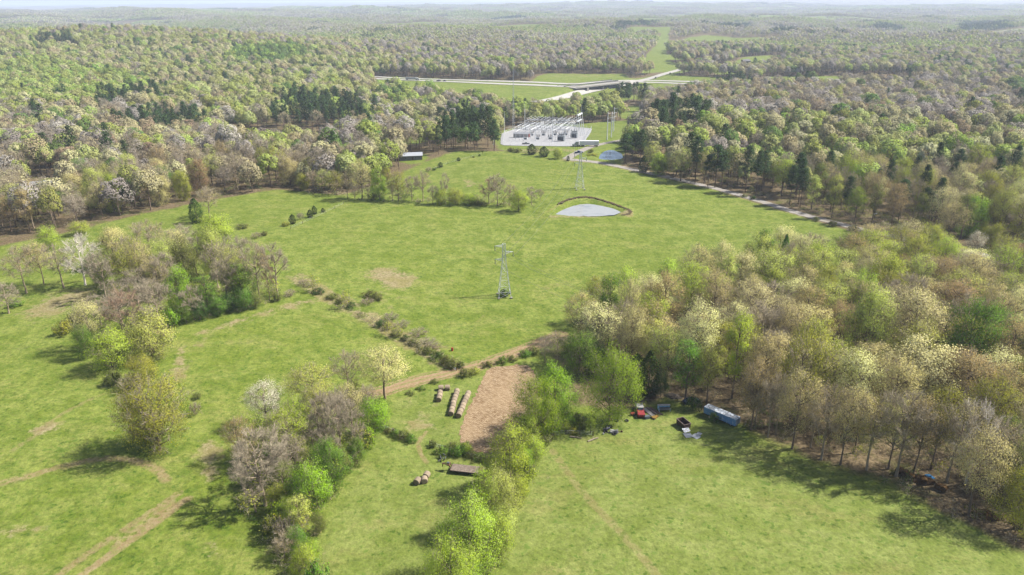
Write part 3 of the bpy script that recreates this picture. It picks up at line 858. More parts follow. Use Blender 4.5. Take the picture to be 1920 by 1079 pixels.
reg('twigbush0', broadleaf(191, 3.0, 2.4, .05, 9, 6, 4, .22, 900, .06, .5, 1, 0, 3, bare=True), 3.0, 2.4)

PROTO = {}
def proto(kind, colour, bark):
    """Meshes of one shape in one colour, shared by all its copies."""
    key = (kind, colour, bark)
    if key in PROTO: return PROTO[key]
    (W, tw, lv), H, Rc = SHAPES[kind]
    wv, wf = join(W)
    if lv is None:
        cv, cf = tw; cm = [BARK['redtwig' if colour in ('brown', 'tan') else ('white' if colour == 'white' else 'twig')]]; mi = None
    elif tw is None:
        cv, cf = lv; cm = [LEAF[colour]]; mi = None
    else:
        (cv, cf) = join([lv, tw]); cm = [LEAF[colour], BARK['twig' if bark != 'white' else 'white']]
        mi = np.concatenate([np.zeros(len(lv[1]), np.int32), np.ones(len(tw[1]), np.int32)])
    a = mesh_from('trunk', wv, wf); a.materials.append(BARK[bark])
    b = mesh_from('crown', cv, cf)
    for m in cm: b.materials.append(m)
    if mi is not None: b.polygons.foreach_set('material_index', mi)
    if lv is not None: dress(b, lv, 0, (0, 0, H * .45), .4)
    PROTO[key] = (a, b)
    return a, b

NAMES = {'pine': 'pine_tree', 'cedar': 'cedar_tree', 'shrub': 'shrub', 'twigb': 'shrub', 'bare': 'bare_tree', 'snag': 'bare_tree', 'bud': 'bare_tree'}
TREES = []
_tr = random.Random(5)
def plant(x, y, kind, colour, H, Rc, zone, label=None, bark=None, rz=None, tilt=0.0):
    shape = kind if kind in SHAPES else kind + str(_tr.randrange(len([s for s in SHAPES if s[:-1] == kind])))
    stem = shape[:-1]
    name = NAMES.get(stem, NAMES.get(stem[:5], 'deciduous_tree'))
    bark = bark or {'pine': 'pine', 'cedar': 'pine', 'bare': 'grey', 'bud': 'grey', 'snag': 'white'}.get(stem, 'oak')
    _, H0, R0 = SHAPES[shape]
    root = empty(name, (x, y, gz(x, y) - .1), _tr.uniform(0, 2 * PI) if rz is None else rz)
    root.rotation_euler[0] = tilt
    root.scale = (Rc / R0, Rc / R0, H / H0)
    a, b = proto(shape, colour, bark)
    pa, pb = ('stems', 'foliage') if name == 'shrub' else ('trunk', 'crown')
    link(pa, a, None, root); link(pb, b, None, root)
    pj = proj([x, y, gz(x, y) + H * .6])[0]
    TREES.append(dict(o=root, name=name, kind=stem, colour=colour, zone=zone, H=H, R=Rc, x=x, y=y, px=pj[0], py=pj[1], label=label, bark=bark))
    return root

def by_px(px, pyb, pyt, w, kind, colour, zone, label=None, **kw):
    """Tree whose foot, top and crown width are read off the photograph; sizes become metres at its foot."""
    p = at(px, pyb)
    lo, hi = 0.3, 40.0
    for _ in range(30):
        mid = (lo + hi) / 2
        if proj([p.x, p.y, p.z + mid])[0, 1] > pyt: lo = mid
        else: hi = mid
    dep = proj([p.x, p.y, p.z])[0, 2]
    rc = w / 2 * dep / FPX
    H = lo
    if kind not in ('cedar', 'pine', 'cedar0', 'cedar1') : H = max(H - .14 * rc, .6 * H)
    return plant(p.x, p.y, kind, colour, H, rc, zone, label, **kw)

FRONT = 'in the tree line beside the flatbed trailer'
PAD_H = 'in the hedgerow west of the hay paddock'
LEFTF = 'on the edge of the left meadow'
STRIP = 'in the wooded strip between the left meadows'
PONDH = 'in the hedgerow near the farm pond'
CREST = 'along the fence over the far hill'
RWOOD = 'in the wood beside the blue trailer'
RROAD = 'in the wood along the gravel road'
LWOOD = 'in the grey wood beyond the left meadow'
SUBST = 'beside the substation'
FENCEZ = 'on the scrubby fence row below the pylon'

def plant_named():
    T = by_px
    # tree line down the middle foreground
    T(1042, 800, 682, 88, 'oak', 'bright', FRONT, 'tall bright green tree at the top end of the tree line beside the stubble plot')
    T(1003, 832, 702, 98, 'near', 'bright', FRONT, 'broad bright green tree shading the lower corner of the stubble plot')
    T(988, 850, 778, 44, 'tall', 'lime', FRONT, 'small narrow lime green tree squeezed in front of the broad bright tree')
    T(955, 925, 795, 92, 'oak', 'lime', FRONT, 'rounded lime green tree just right of the flatbed trailer tail')
    T(930, 992, 870, 88, 'near', 'pale', FRONT, 'pale feathery tree next below the flatbed trailer in the tree line')
    T(905, 1000, 880, 60, 'tall', 'bright', FRONT, 'slim bright tree half hidden beside the pale feathery one')
    T(880, 1085, 930, 122, 'near', 'lime', FRONT, 'largest lime green tree in the middle of the near tree line')
    T(850, 1150, 1005, 120, 'near', 'lime', FRONT, 'lime green tree cut by the lower frame edge in the tree line')
    T(935, 1050, 960, 60, 'round1', 'lime', FRONT, 'low lime green bushy tree on the pasture side of the tree line')
    T(990, 905, 862, 26, 'shrub', 'green', FRONT, 'small green shrub on pasture edge beneath the rounded lime tree')
    for x, yb, yt, w, k, c in [(968, 950, 890, 50, 'round1', 'lime'), (915, 960, 905, 56, 'round1', 'bright'), (1000, 870, 815, 46, 'round1', 'lime'), (905, 1040, 965, 70, 'round1', 'lime'), (940, 1010, 945, 60, 'round1', 'pale'), (1030, 780, 720, 60, 'round1', 'bright'), (925, 910, 850, 44, 'round1', 'scrub'), (870, 1120, 1040, 80, 'round1', 'bright'), (978, 880, 830, 50, 'oak', 'bright')]:
        T(x, yb, yt, w, k, c, FRONT)
    T(1022, 815, 782, 34, 'shrub', 'bright', FRONT, 'bright shrub between the two tall bright trees')
    T(1141, 790, 640, 114, 'near0', 'bright', FRONT, 'big spreading bright green oak behind the red scrap truck')
    T(1107, 813, 780, 19, 'tall', 'lime', FRONT, 'thin lime green sapling standing alone on the pasture fence line')
    T(1085, 702, 618, 72, 'round1', 'green', FRONT, 'mid green bushy tree behind the big spreading oak')
    T(1046, 690, 622, 46, 'bud', 'olive', FRONT, 'thinly leafed tree at the corner of the dirt track')
    T(1022, 682, 628, 34, 'bud', 'gray', FRONT, 'thin grey tree at the end of the dirt track hedge')
    T(1118, 706, 640, 46, 'round1', 'dark', FRONT, 'dark green bushy tree peeping out behind the big oak')
    T(1215, 742, 658, 42, 'cedar', 'dark', RWOOD, 'dark conical evergreen at the wood edge right of the big oak')
    T(1192, 728, 664, 40, 'cedar', 'dark', RWOOD, 'dark evergreen tucked against the back of the big oak')
    T(1285, 752, 634, 62, 'tall', 'green', RWOOD, 'mid green leafy tree on the wood edge left of the blue trailer')
    T(1238, 745, 690, 36, 'round1', 'dark', RWOOD, 'low dark bushy tree above the white and blue truck bed')
    # right wood, the ones that stand out
    W = RWOOD
    T(1372, 748, 582, 52, 'tall', 'lime', W, 'narrow yellow-green tree standing tall above the blue semi trailer')
    T(1490, 795, 615, 104, 'lacy', 'olive', W, 'large olive green tree behind the far end of the blue trailer')
    T(1552, 785, 632, 96, 'lacy', 'olive', W, 'second large olive tree right of the first above the pasture shadow')
    T(1610, 695, 530, 88, 'oak', 'pale', W, 'lumpy pale yellow-green oak in the middle of the right wood')
    T(1692, 690, 530, 116, 'wood', 'cream', W, 'wide cream crowned tree right of the lumpy yellow-green oak')
    T(1800, 722, 556, 94, 'oak', 'green', W, 'lone mid green rounded tree among cream crowns in the right wood')
    T(1700, 765, 622, 150, 'oak', 'cream', W, 'widest cream flowering crown in the middle of the right wood')
    T(1620, 745, 640, 84, 'wood', 'beige', W)
    T(1505, 640, 530, 74, 'wood', 'tan', W)
    T(1560, 660, 560, 70, 'wood', 'brown', W)
    T(1455, 640, 548, 70, 'wood', 'cream', W)
    T(1395, 650, 520, 80, 'wood', 'cream', W)
    T(1330, 640, 500, 78, 'wood', 'beige', W)
    T(1240, 640, 505, 78, 'wood', 'tan', W)
    T(1175, 660, 515, 50, 'lacy', 'beige', W)
    T(1140, 655, 512, 40, 'tall', 'green', W, 'slim dark green tree at the left corner of the right wood')
    T(1088, 640, 545, 72, 'lacy', 'tan', W, 'tan crowned oak at the far left corner of the right wood')
    T(1180, 700, 570, 60, 'wood', 'beige', W)
    T(1300, 720, 560, 84, 'wood', 'cream', W)
    T(1345, 545, 450, 60, 'oak', 'cream', W)
    T(1385, 560, 470, 76, 'oak', 'cream', W)
    T(1455, 505, 420, 66, 'oak', 'cream', W, 'pale cream crown rising highest at the far meadow edge')
    T(1465, 520, 440, 20, 'cedar', 'green', W, 'small dark evergreen spire in front of the highest cream crown')
    T(1520, 540, 450, 72, 'oak', 'lime', W)
    T(1640, 545, 470, 60, 'oak', 'lime', W, 'vivid yellow-green crown near the house drive')
    T(1680, 560, 475, 44, 'lacy', 'brown', W, 'reddish crown beside the vivid yellow-green one')
    T(1785, 600, 500, 92, 'wood', 'pale', W, 'broad pale yellow crown below the house drive')
    T(1757, 472, 435, 42, 'oak', 'bright', RROAD, 'dense bright green tree in the yard by the house drive')
    T(1824, 482, 432, 34, 'lacy', 'white', RROAD, 'whitish flowering tree by the end of the gravel road')
    T(1893, 505, 448, 62, 'oak', 'green', RROAD, 'mid green tree on the lawn at the right of the house drive')
    T(1858, 462, 415, 50, 'round1', 'olive', RROAD, 'rounded olive tree behind the whitish flowering one')
    T(1650, 450, 412, 40, 'bud', 'olive', RROAD)
    T(1915, 992, 868, 112, 'oak', 'olive', W, 'olive green bushy tree on the lower right pasture edge')
    T(1810, 908, 745, 90, 'snag', 'white', W, 'bare white-limbed tree beside the rusty round bales', bark='white')
    T(1870, 900, 780, 70, 'lacy', 'green', W, 'green leafed tree right of the bare white-limbed tree')
    T(1665, 880, 740, 80, 'lacy', 'beige', W, 'thin beige tree at the pasture edge left of the rusty bales')
    T(1745, 880, 720, 90, 'lacy', 'olive', W)
    T(1600, 850, 730, 80, 'lacy', 'tan', W)
    T(1520, 840, 740, 60, 'bud', 'tan', W)
    T(1455, 815, 700, 58, 'bud', 'beige', W, 'thinly budded tree just right of the blue trailer')
    T(1415, 800, 690, 52, 'bare', 'gray', W)
    for x, yb, yt, w, k, c in [(1408, 806, 668, 76, 'lacy', 'tan'), (1440, 820, 700, 60, 'bare', 'gray'), (1485, 842, 690, 84, 'lacy', 'beige'), (1540, 862, 715, 80, 'bud', 'tan'), (1575, 872, 720, 84, 'lacy', 'beige'), (1625, 882, 735, 84, 'bud', 'olive'),
                               (1680, 893, 728, 92, 'bare', 'gray'), (1712, 888, 740, 84, 'lacy', 'tan'), (1775, 905, 745, 90, 'bud', 'beige'), (1848, 925, 780, 84, 'bud', 'tan'), (1880, 955, 820, 80, 'lacy', 'scrub'), (1325, 760, 640, 60, 'wood', 'olive'), (1425, 760, 620, 80, 'wood', 'beige'), (1590, 800, 650, 96, 'wood', 'cream'), (1660, 810, 660, 96, 'wood', 'beige'), (1840, 850, 700, 100, 'lacy', 'olive')]:
        T(x, yb, yt, w, k, c, W)
    # hedgerow left of the hay paddock
    H = PAD_H
    T(722, 748, 647, 96, 'wood', 'beige', H, 'tall beige oak where the dirt track meets the hedgerow')
    T(655, 748, 655, 62, 'bud', 'tan', H, 'thin tan tree left of the tall beige oak')
    T(590, 778, 674, 100, 'lacy', 'pale', H, 'airy pale green tree with dark limbs left of the tan one')
    T(502, 800, 714, 78, 'lacy', 'white', H, 'whitish flowering tree at the meadow side of the hedgerow')
    T(702, 815, 740, 58, 'round1', 'bright', H, 'bright green bushy tree at the corner of the hay paddock')
    T(690, 838, 795, 34, 'shrub', 'bright', H)
    T(640, 855, 740, 56, 'bare', 'gray', H); T(668, 850, 750, 46, 'bare', 'gray', H); T(612, 845, 735, 52, 'bare', 'gray', H)
    T(545, 862, 762, 82, 'lacy', 'lime', H, 'lime green tree in the thick of the hedgerow'); T(482, 852, 775, 60, 'lacy', 'lime', H)
    T(452, 866, 782, 64, 'lacy', 'tan', H, 'small tan tree leaning out over the left meadow')
    T(498, 948, 800, 112, 'bare', 'gray', H, 'large bare grey tree casting branch shadows on the meadow')
    T(545, 905, 812, 60, 'bare', 'gray', H)
    T(585, 962, 860, 80, 'round1', 'bright', H, 'vivid green rounded tree on the paddock side of the hedgerow')
    T(625, 918, 820, 66, 'oak', 'green', H, 'mid green tree above the vivid rounded one')
    T(578, 900, 845, 60, 'round1', 'scrub', H)
    T(566, 1005, 925, 46, 'tall', 'pale', H, 'slim pale green tree below the vivid rounded one')
    T(520, 985, 938, 42, 'shrub', 'bright', H); T(548, 1018, 965, 56, 'twigbush0', 'gray', H, 'grey twiggy bush at the lower end of the hedgerow')
    T(572, 1085, 1018, 52, 'round1', 'lime', H); T(596, 1110, 1045, 50, 'shrub', 'green', H)
    T(520, 880, 830, 50, 'round1', 'green', H); T(480, 905, 860, 50, 'twigbush0', 'gray', H)
    T(650, 885, 850, 30, 'shrub', 'green', H); T(505, 1000, 965, 34, 'shrub', 'scrub', H)
    for x, yb, yt, w, k, c in [(560, 830, 740, 66, 'lacy', 'lime'), (530, 845, 770, 60, 'bud', 'tan'), (600, 815, 720, 66, 'lacy', 'pale'), (635, 815, 725, 56, 'bud', 'gray'), (660, 800, 715, 56, 'lacy', 'beige'), (690, 790, 720, 46, 'bud', 'tan'), (590, 850, 775, 56, 'bare', 'gray'), (555, 885, 815, 56, 'bud', 'olive'), (520, 905, 835, 56, 'bare', 'gray'),
                               (470, 885, 820, 54, 'bud', 'tan'), (455, 915, 860, 50, 'bud', 'mauve'), (535, 935, 860, 56, 'lacy', 'scrub'), (480, 960, 890, 50, 'bare', 'gray'), (525, 960, 905, 46, 'round1', 'olive'), (545, 985, 930, 44, 'round1', 'lime'), (560, 1040, 985, 46, 'round1', 'green'), (535, 1050, 1000, 46, 'bud', 'tan'), (585, 1060, 1010, 40, 'round1', 'bright'),
                               (605, 890, 830, 50, 'round1', 'green'), (640, 895, 840, 44, 'round1', 'scrub'), (670, 870, 820, 40, 'round1', 'green'), (620, 870, 800, 50, 'bare', 'gray'), (715, 800, 750, 40, 'round1', 'bright'), (505, 870, 800, 56, 'lacy', 'pale'), (560, 960, 890, 46, 'round1', 'green'), (610, 940, 895, 36, 'round1', 'bright'), (600, 1000, 960, 30, 'round1', 'scrub')]:
        T(x, yb, yt, w, k, c, H)
    # left meadow trees
    T(301, 845, 700, 132, 'round0', 'olive', LEFTF, 'large rounded tan tree standing alone in the left meadow')
    T(285, 838, 770, 60, 'shrub', 'scrub', LEFTF, 'dull green bush at the foot of the large rounded tree')
    T(367, 778, 752, 24, 'twigbush0', 'brown', LEFTF, 'small brown twiggy bush right of the large rounded tree')
    T(370, 748, 735, 18, 'shrub', 'scrub', LEFTF)
    T(215, 693, 610, 78, 'round1', 'lime', LEFTF, 'lime green bushy tree casting a long shadow on the left meadow')
    T(286, 668, 578, 92, 'round1', 'pale', LEFTF, 'pale green spreading tree next to the lime bushy one')
    T(175, 655, 558, 62, 'lacy', 'beige', LEFTF); T(242, 645, 540, 70, 'bare', 'brown', LEFTF, 'brownish bare tree between the two green bushy ones')
    T(270, 720, 662, 62, 'round1', 'olive', LEFTF, 'olive bush at the meadow end of the green pair'); T(165, 672, 606, 40, 'round1', 'green', LEFTF)
    T(300, 610, 520, 60, 'bare', 'gray', LEFTF); T(215, 720, 690, 36, 'shrub', 'scrub', LEFTF); T(245, 735, 700, 40, 'twigbush0', 'brown', LEFTF)
    # strip between the left meadows
    S = STRIP
    T(50, 550, 457, 62, 'bud', 'brown', S, 'reddish brown budding tree with a forked trunk by the dry grass')
    T(82, 533, 447, 54, 'lacy', 'beige', S, 'beige tree with a dark straight trunk by the dry grass')
    T(120, 540, 455, 62, 'bud', 'beige', S); T(160, 535, 436, 78, 'snag', 'white', S, 'white-limbed sycamore at the left end of the strip', bark='white')
    T(17, 588, 530, 52, 'bare', 'gray', S, 'small bare grey tree at the meadow edge on the far left')
    T(217, 500, 422, 66, 'oak', 'beige', S); T(242, 548, 462, 60, 'lacy', 'olive', S, 'yellow-olive tree in the thick of the strip')
    T(200, 562, 470, 52, 'bare', 'gray', S); T(285, 490, 408, 62, 'bud', 'brown', S); T(305, 522, 450, 56, 'oak', 'pale', S)
    T(352, 540, 440, 56, 'round1', 'scrub', S, 'dark olive rounded tree in the middle of the strip'); T(340, 588, 497, 56, 'oak', 'bright', S, 'bright green tree at the sunny edge of the strip')
    T(402, 472, 398, 76, 'oak', 'lime', S, 'broad lime green tree at the back of the strip'); T(394, 408, 346, 46, 'bud', 'tan', S, 'tan tree standing behind the broad lime one')
    T(370, 418, 372, 26, 'cedar', 'dark', S, 'dark little evergreen next to the tan tree')
    T(345, 482, 417, 60, 'bud', 'mauve', S); T(425, 572, 470, 52, 'bare', 'gray', S, 'leaning bare tree with pale limbs in the strip', tilt=.25)
    T(442, 568, 456, 52, 'lacy', 'pale', S); T(456, 578, 490, 42, 'tall', 'green', S, 'slim green tree beside the leaning bare one')
    T(487, 567, 447, 56, 'bud', 'tan', S, 'tall thin tan tree near the right end of the strip'); T(521, 556, 452, 60, 'bare', 'gray', S, 'tall bare tree at the very end of the strip')
    T(506, 562, 475, 28, 'bare', 'tan', S); T(470, 575, 500, 36, 'tall', 'dark', S); T(285, 592, 520, 52, 'bare', 'gray', S); T(320, 560, 470, 50, 'bare', 'gray', S)
    T(392, 587, 512, 46, 'tall', 'green', S); T(325, 612, 578, 32, 'shrub', 'bright', S, 'bright green bush at the foot of the strip'); T(260, 570, 500, 50, 'bud', 'mauve', S)
    T(225, 590, 520, 46, 'bare', 'gray', S); T(190, 540, 470, 40, 'round1', 'scrub', S); T(410, 540, 450, 50, 'bud', 'beige', S); T(365, 600, 535, 44, 'bare', 'gray', S)
    T(270, 545, 450, 50, 'lacy', 'beige', S); T(430, 520, 440, 46, 'bud', 'mauve', S); T(320, 520, 445, 46, 'lacy', 'pale', S); T(455, 520, 440, 44, 'bud', 'gray', S)
    T(370, 520, 440, 44, 'bare', 'gray', S); T(245, 510, 440, 44, 'bud', 'tan', S)
    T(520, 565, 545, 20, 'shrub', 'scrub', S); T(140, 610, 585, 40, 'shrub', 'scrub', S, 'dull scrub bush in the dry grass on the left'); T(120, 628, 600, 34, 'shrub', 'olive', S)
    T(30, 575, 560, 30, 'shrub', 'green', S); T(95, 470, 420, 40, 'round1', 'lime', LWOOD); T(150, 440, 412, 40, 'round1', 'olive', LWOOD)
    for x, yb, yt, w, k, c in [(430, 585, 545, 40, 'round1', 'dark'), (460, 582, 535, 40, 'round1', 'green'), (410, 592, 550, 40, 'round1', 'green'), (375, 600, 560, 36, 'round1', 'dark'), (440, 560, 485, 44, 'round1', 'scrub'), (480, 578, 545, 30, 'round1', 'scrub'), (350, 606, 570, 34, 'round1', 'green'), (300, 560, 480, 56, 'lacy', 'beige'), (260, 530, 440, 56, 'lacy', 'olive'),
                               (400, 520, 425, 56, 'oak', 'pale'), (330, 500, 425, 56, 'lacy', 'beige'), (230, 620, 545, 56, 'bud', 'mauve'), (190, 610, 550, 46, 'bare', 'gray'), (280, 640, 570, 50, 'bud', 'gray')]:
        T(x, yb, yt, w, k, c, S)
    # cedars and bushes along the fence of the left meadow
    for i, (x, yb, yt, w) in enumerate([(549, 420, 402, 13), (582, 408, 393, 12), (590, 402, 386, 11), (606, 398, 390, 8)]):
        T(x, yb, yt, w, 'cedar', 'cedar', STRIP, ['lowest dark cedar on the fence between the left meadows', 'stout dark cedar next to the tallest on the meadow fence', 'tallest dark cedar on the fence between the left meadows', 'smallest dark cedar at the upper end of the meadow fence'][i])
    T(563, 412, 397, 16, 'twigbush0', 'gray', STRIP, 'pale twiggy bush between the cedars on the meadow fence'); T(455, 428, 418, 26, 'shrub', 'scrub', STRIP, 'long dark bush alone in the upper left meadow')
    T(495, 442, 432, 14, 'shrub', 'scrub', STRIP); T(480, 447, 434, 22, 'twigbush0', 'tan', STRIP); T(460, 460, 446, 20, 'twigbush0', 'brown', STRIP); T(535, 424, 414, 16, 'shrub', 'olive', STRIP)
    # hedgerow before the pond
    P = PONDH
    T(712, 375, 312, 34, 'oak', 'bright', P, 'bright green tree in the hedgerow left of the farm pond'); T(679, 374, 296, 48, 'lacy', 'beige', P); T(653, 373, 322, 26, 'bud', 'tan', P)
    T(747, 377, 318, 40, 'lacy', 'olive', P); T(737, 377, 336, 26, 'bud', 'tan', P); T(773, 377, 328, 32, 'bare', 'gray', P); T(793, 378, 318, 36, 'bud', 'tan', P, 'tall tan budding tree in the middle of the pond hedgerow')
    T(835, 382, 322, 19, 'bare', 'gray', P, 'slender bare grey tree above the pond hedgerow'); T(826, 384, 352, 28, 'round1', 'lime', P); T(854, 384, 350, 34, 'round1', 'olive', P)
    T(880, 384, 360, 30, 'round1', 'lime', P); T(917, 383, 332, 38, 'bare', 'brown', P, 'dark bare rounded tree left of the tall grey one'); T(933, 386, 323, 36, 'bare', 'gray', P, 'tall grey bare tree with a dark thick trunk')
    T(956, 387, 343, 28, 'bud', 'tan', P); T(973, 397, 354, 38, 'oak', 'lime', P, 'lime green tree at the pond end of the hedgerow'); T(997, 384, 348, 24, 'bare', 'gray', P)
    T(1014, 379, 353, 13, 'bud', 'brown', P, 'little reddish tree beside the farm pond'); T(890, 384, 374, 24, 'shrub', 'scrub', P); T(905, 386, 377, 24, 'shrub', 'scrub', P); T(700, 375, 360, 20, 'shrub', 'scrub', P)
    T(725, 340, 312, 22, 'round1', 'olive', P); T(665, 372, 340, 24, 'bud', 'mauve', P); T(690, 374, 345, 22, 'bare', 'gray', P); T(812, 383, 345, 24, 'bud', 'gray', P)
    T(632, 366, 318, 34, 'lacy', 'olive', P); T(610, 362, 315, 34, 'lacy', 'pale', P); T(590, 360, 318, 30, 'bud', 'tan', P); T(570, 358, 322, 28, 'round1', 'olive', P)
    # crest fence and substation front
    for x, yb, yt, w, k, c, l in [(826, 314, 304, 10, 'cedar', 'cedar', 'dark round cedar on the crest fence nearest the hedgerow'), (860, 302, 295, 8, 'cedar', 'cedar', 'small dark cedar midway up the crest fence'), (803, 322, 312, 13, 'twigbush0', 'brown', 'brown twiggy bush at the low end of the crest fence'),
                                  (814, 320, 314, 9, 'shrub', 'dark', 'small dark shrub beside the brown twiggy bush on the crest'), (899, 293, 289, 5, 'cedar', 'cedar', 'tiny cedar near the top of the crest fence'), (888, 296, 292, 5, 'shrub', 'scrub', 'tiny shrub near the top of the crest fence')]:
        T(x, yb, yt, w, k, c, CREST, l)
    T(997, 290, 270, 19, 'cedar', 'cedar', SUBST, 'dark rounded cedar in front of the black pickup'); T(1020, 294, 275, 20, 'cedar', 'cedar', SUBST, 'second dark rounded cedar left of the lime bush'); T(1046, 298, 276, 22, 'round1', 'lime', SUBST, 'lime green bush by the end of the access road')
    T(1065, 302, 292, 7, 'cedar', 'cedar', SUBST, 'tiny dark cedar at the access road junction'); T(970, 286, 276, 20, 'shrub', 'scrub', SUBST); T(957, 285, 275, 14, 'shrub', 'scrub', SUBST); T(1008, 288, 273, 12, 'bud', 'lime', SUBST)
    T(1107, 287, 279, 12, 'shrub', 'scrub', SUBST); T(1112, 292, 286, 24, 'shrub', 'olive', SUBST)
    # pines and others at the roadside pond and along the gravel road
    Q = RROAD
    for x, yb, yt, w, l in [(1172, 306, 252, 30, 'stout dark pine standing at the roadside pond'), (1190, 302, 246, 20, 'tall slim dark pine just behind the pond pines'), (1200, 306, 243, 26, 'tallest dark pine at the roadside pond'), (1340, 352, 272, 34, 'tall dark pine leaning over the gravel road bend'),
                            (1352, 352, 284, 28, 'dark pine paired with the tall one at the road bend'), (1303, 344, 256, 30, None), (1397, 362, 274, 30, None), (1327, 350, 290, 24, None), (1480, 385, 310, 26, None), (1500, 390, 316, 24, None), (1725, 430, 352, 26, None), (1738, 432, 360, 22, None)]:
        T(x, yb, yt, w, 'pine', 'pine', Q, l)
    T(1206, 323, 292, 20, 'cedar', 'cedar', Q, 'dark rounded cedar at the meadow corner by the gravel road'); T(1217, 316, 270, 26, 'lacy', 'pale', Q); T(1233, 328, 284, 38, 'oak', 'lime', Q, 'lime green bushy tree beside the gravel road cedar')
    T(1276, 340, 272, 42, 'lacy', 'pale', Q); T(1262, 334, 290, 30, 'lacy', 'beige', Q); T(1320, 345, 280, 34, 'lacy', 'pale', Q)
    T(1560, 425, 412, 18, 'shrub', 'scrub', Q); T(1600, 434, 420, 20, 'shrub', 'dark', Q); T(1412, 374, 366, 14, 'shrub', 'dark', Q); T(1395, 370, 363, 14, 'shrub', 'scrub', Q); T(1530, 415, 405, 14, 'shrub', 'scrub', Q)
    # scrubby fence row below the pylon, paddock hedge, track hedge
    for i, (x, yb, yt, w) in enumerate([(598, 551, 538, 28), (622, 560, 548, 26), (640, 568, 556, 24), (657, 577, 564, 24), (695, 558, 543, 34), (708, 562, 548, 26), (714, 612, 598, 24), (726, 618, 604, 20), (745, 630, 616, 26), (760, 638, 626, 20), (774, 645, 632, 26),
                                        (806, 664, 650, 26), (822, 672, 658, 28), (838, 682, 664, 32), (852, 690, 672, 32), (862, 690, 676, 20)]):
        T(x, yb, yt, w, 'shrub', 'scrub' if i % 3 else 'dark', FENCEZ)
    for x, yb, yt, w, c in [(690, 570, 558, 30, 'brown'), (735, 600, 585, 34, 'gray'), (752, 612, 600, 34, 'mauve'), (785, 630, 615, 40, 'brown'), (800, 645, 632, 40, 'gray'), (815, 655, 640, 30, 'brown'), (545, 555, 542, 24, 'brown'), (570, 535, 523, 22, 'scrub')]:
        T(x, yb, yt, w, 'twigbush0', c, FENCEZ)
    for x, yb, yt, w, c in [(718, 806, 797, 22, 'green'), (730, 811, 800, 22, 'scrub'), (742, 818, 803, 24, 'green'), (757, 823, 806, 28, 'scrub'), (772, 828, 812, 24, 'green')]:
        T(x, yb, yt, w, 'shrub', c, 'in the short hedge above the hay paddock gate')
    for x, yb, yt, w, c in [(812, 838, 824, 18, 'scrub'), (828, 852, 836, 30, 'green'), (846, 846, 828, 26, 'scrub'), (858, 854, 832, 30, 'green'), (872, 850, 828, 30, 'bright'), (884, 858, 842, 22, 'scrub'), (900, 864, 848, 26, 'green'), (915, 866, 850, 24, 'scrub')]:
        T(x, yb, yt, w, 'shrub', c, 'in the hedge behind the flatbed trailer')
    for x, yb, yt, w, c in [(790, 730, 722, 22, 'green'), (770, 740, 732, 20, 'scrub'), (815, 718, 709, 20, 'scrub'), (875, 706, 690, 30, 'scrub'), (890, 700, 688, 24, 'olive'), (915, 688, 676, 24, 'scrub'), (940, 682, 668, 26, 'green'), (960, 676, 664, 24, 'scrub'), (985, 668, 654, 28, 'green'), (1000, 665, 648, 24, 'scrub')]:
        T(x, yb, yt, w, 'shrub', c, 'along the lower side of the dirt track')
    T(945, 556, 540, 20, 'shrub', 'dark', FENCEZ, 'dark bush between the feet of the nearer pylon')
    for x, yb, yt, w, c in [(1060, 806, 790, 24, 'lime'), (1075, 812, 800, 24, 'olive'), (1092, 806, 790, 20, 'scrub'), (1085, 790, 775, 30, 'scrub')]:
        T(x, yb, yt, w, 'shrub', c, 'on the pasture fence beneath the big oak')
    T(1338, 790, 772, 26, 'shrub', 'dark', RWOOD, 'dark shrub against the near side of the blue trailer'); T(1300, 770, 740, 30, 'shrub', 'dark', RWOOD)

plant_named()

# woods whose trees one can tell apart: filled by spacing inside outlines read as tree feet
def scatter(poly, gap, seed, clear=0.62, avoid=None):
    rg = np.random.default_rng(seed)
    lo, hi = poly.min(0), poly.max(0)
    nx, ny = int((hi[0] - lo[0]) / gap) + 1, int((hi[1] - lo[1]) / gap) + 1
    X, Y = np.meshgrid(np.arange(nx), np.arange(ny))
    P = np.stack([lo[0] + (X.ravel() + .5 * (Y.ravel() % 2)) * gap, lo[1] + Y.ravel() * gap], 1) + rg.uniform(-.36, .36, (nx * ny, 2)) * gap
    P = P[sdf(P, poly) > 0]
    keep = []
    E = np.array([(t['x'], t['y'], t['R']) for t in TREES if t['name'] != 'shrub'])
    for q in P:
        d = np.hypot(E[:, 0] - q[0], E[:, 1] - q[1])
        if (d < np.minimum(E[:, 2] * .7, gap * .5) + gap * clear * .45).any(): continue
        if poly is LW_POLY and in_poly_any(q): continue
        if avoid is not None and (line_dist(q[None], avoid) < 5.5)[0]: continue
        keep.append(q)
    return keep

def in_poly_any(q):
    return any(sdf(q[None], w)[0] > -4 for w in OPENW[:17])

def pick(rr, table):
    t = rr.random() * sum(table.values())
    for k, v in table.items():
        t -= v
        if t <= 0: return k
    return k

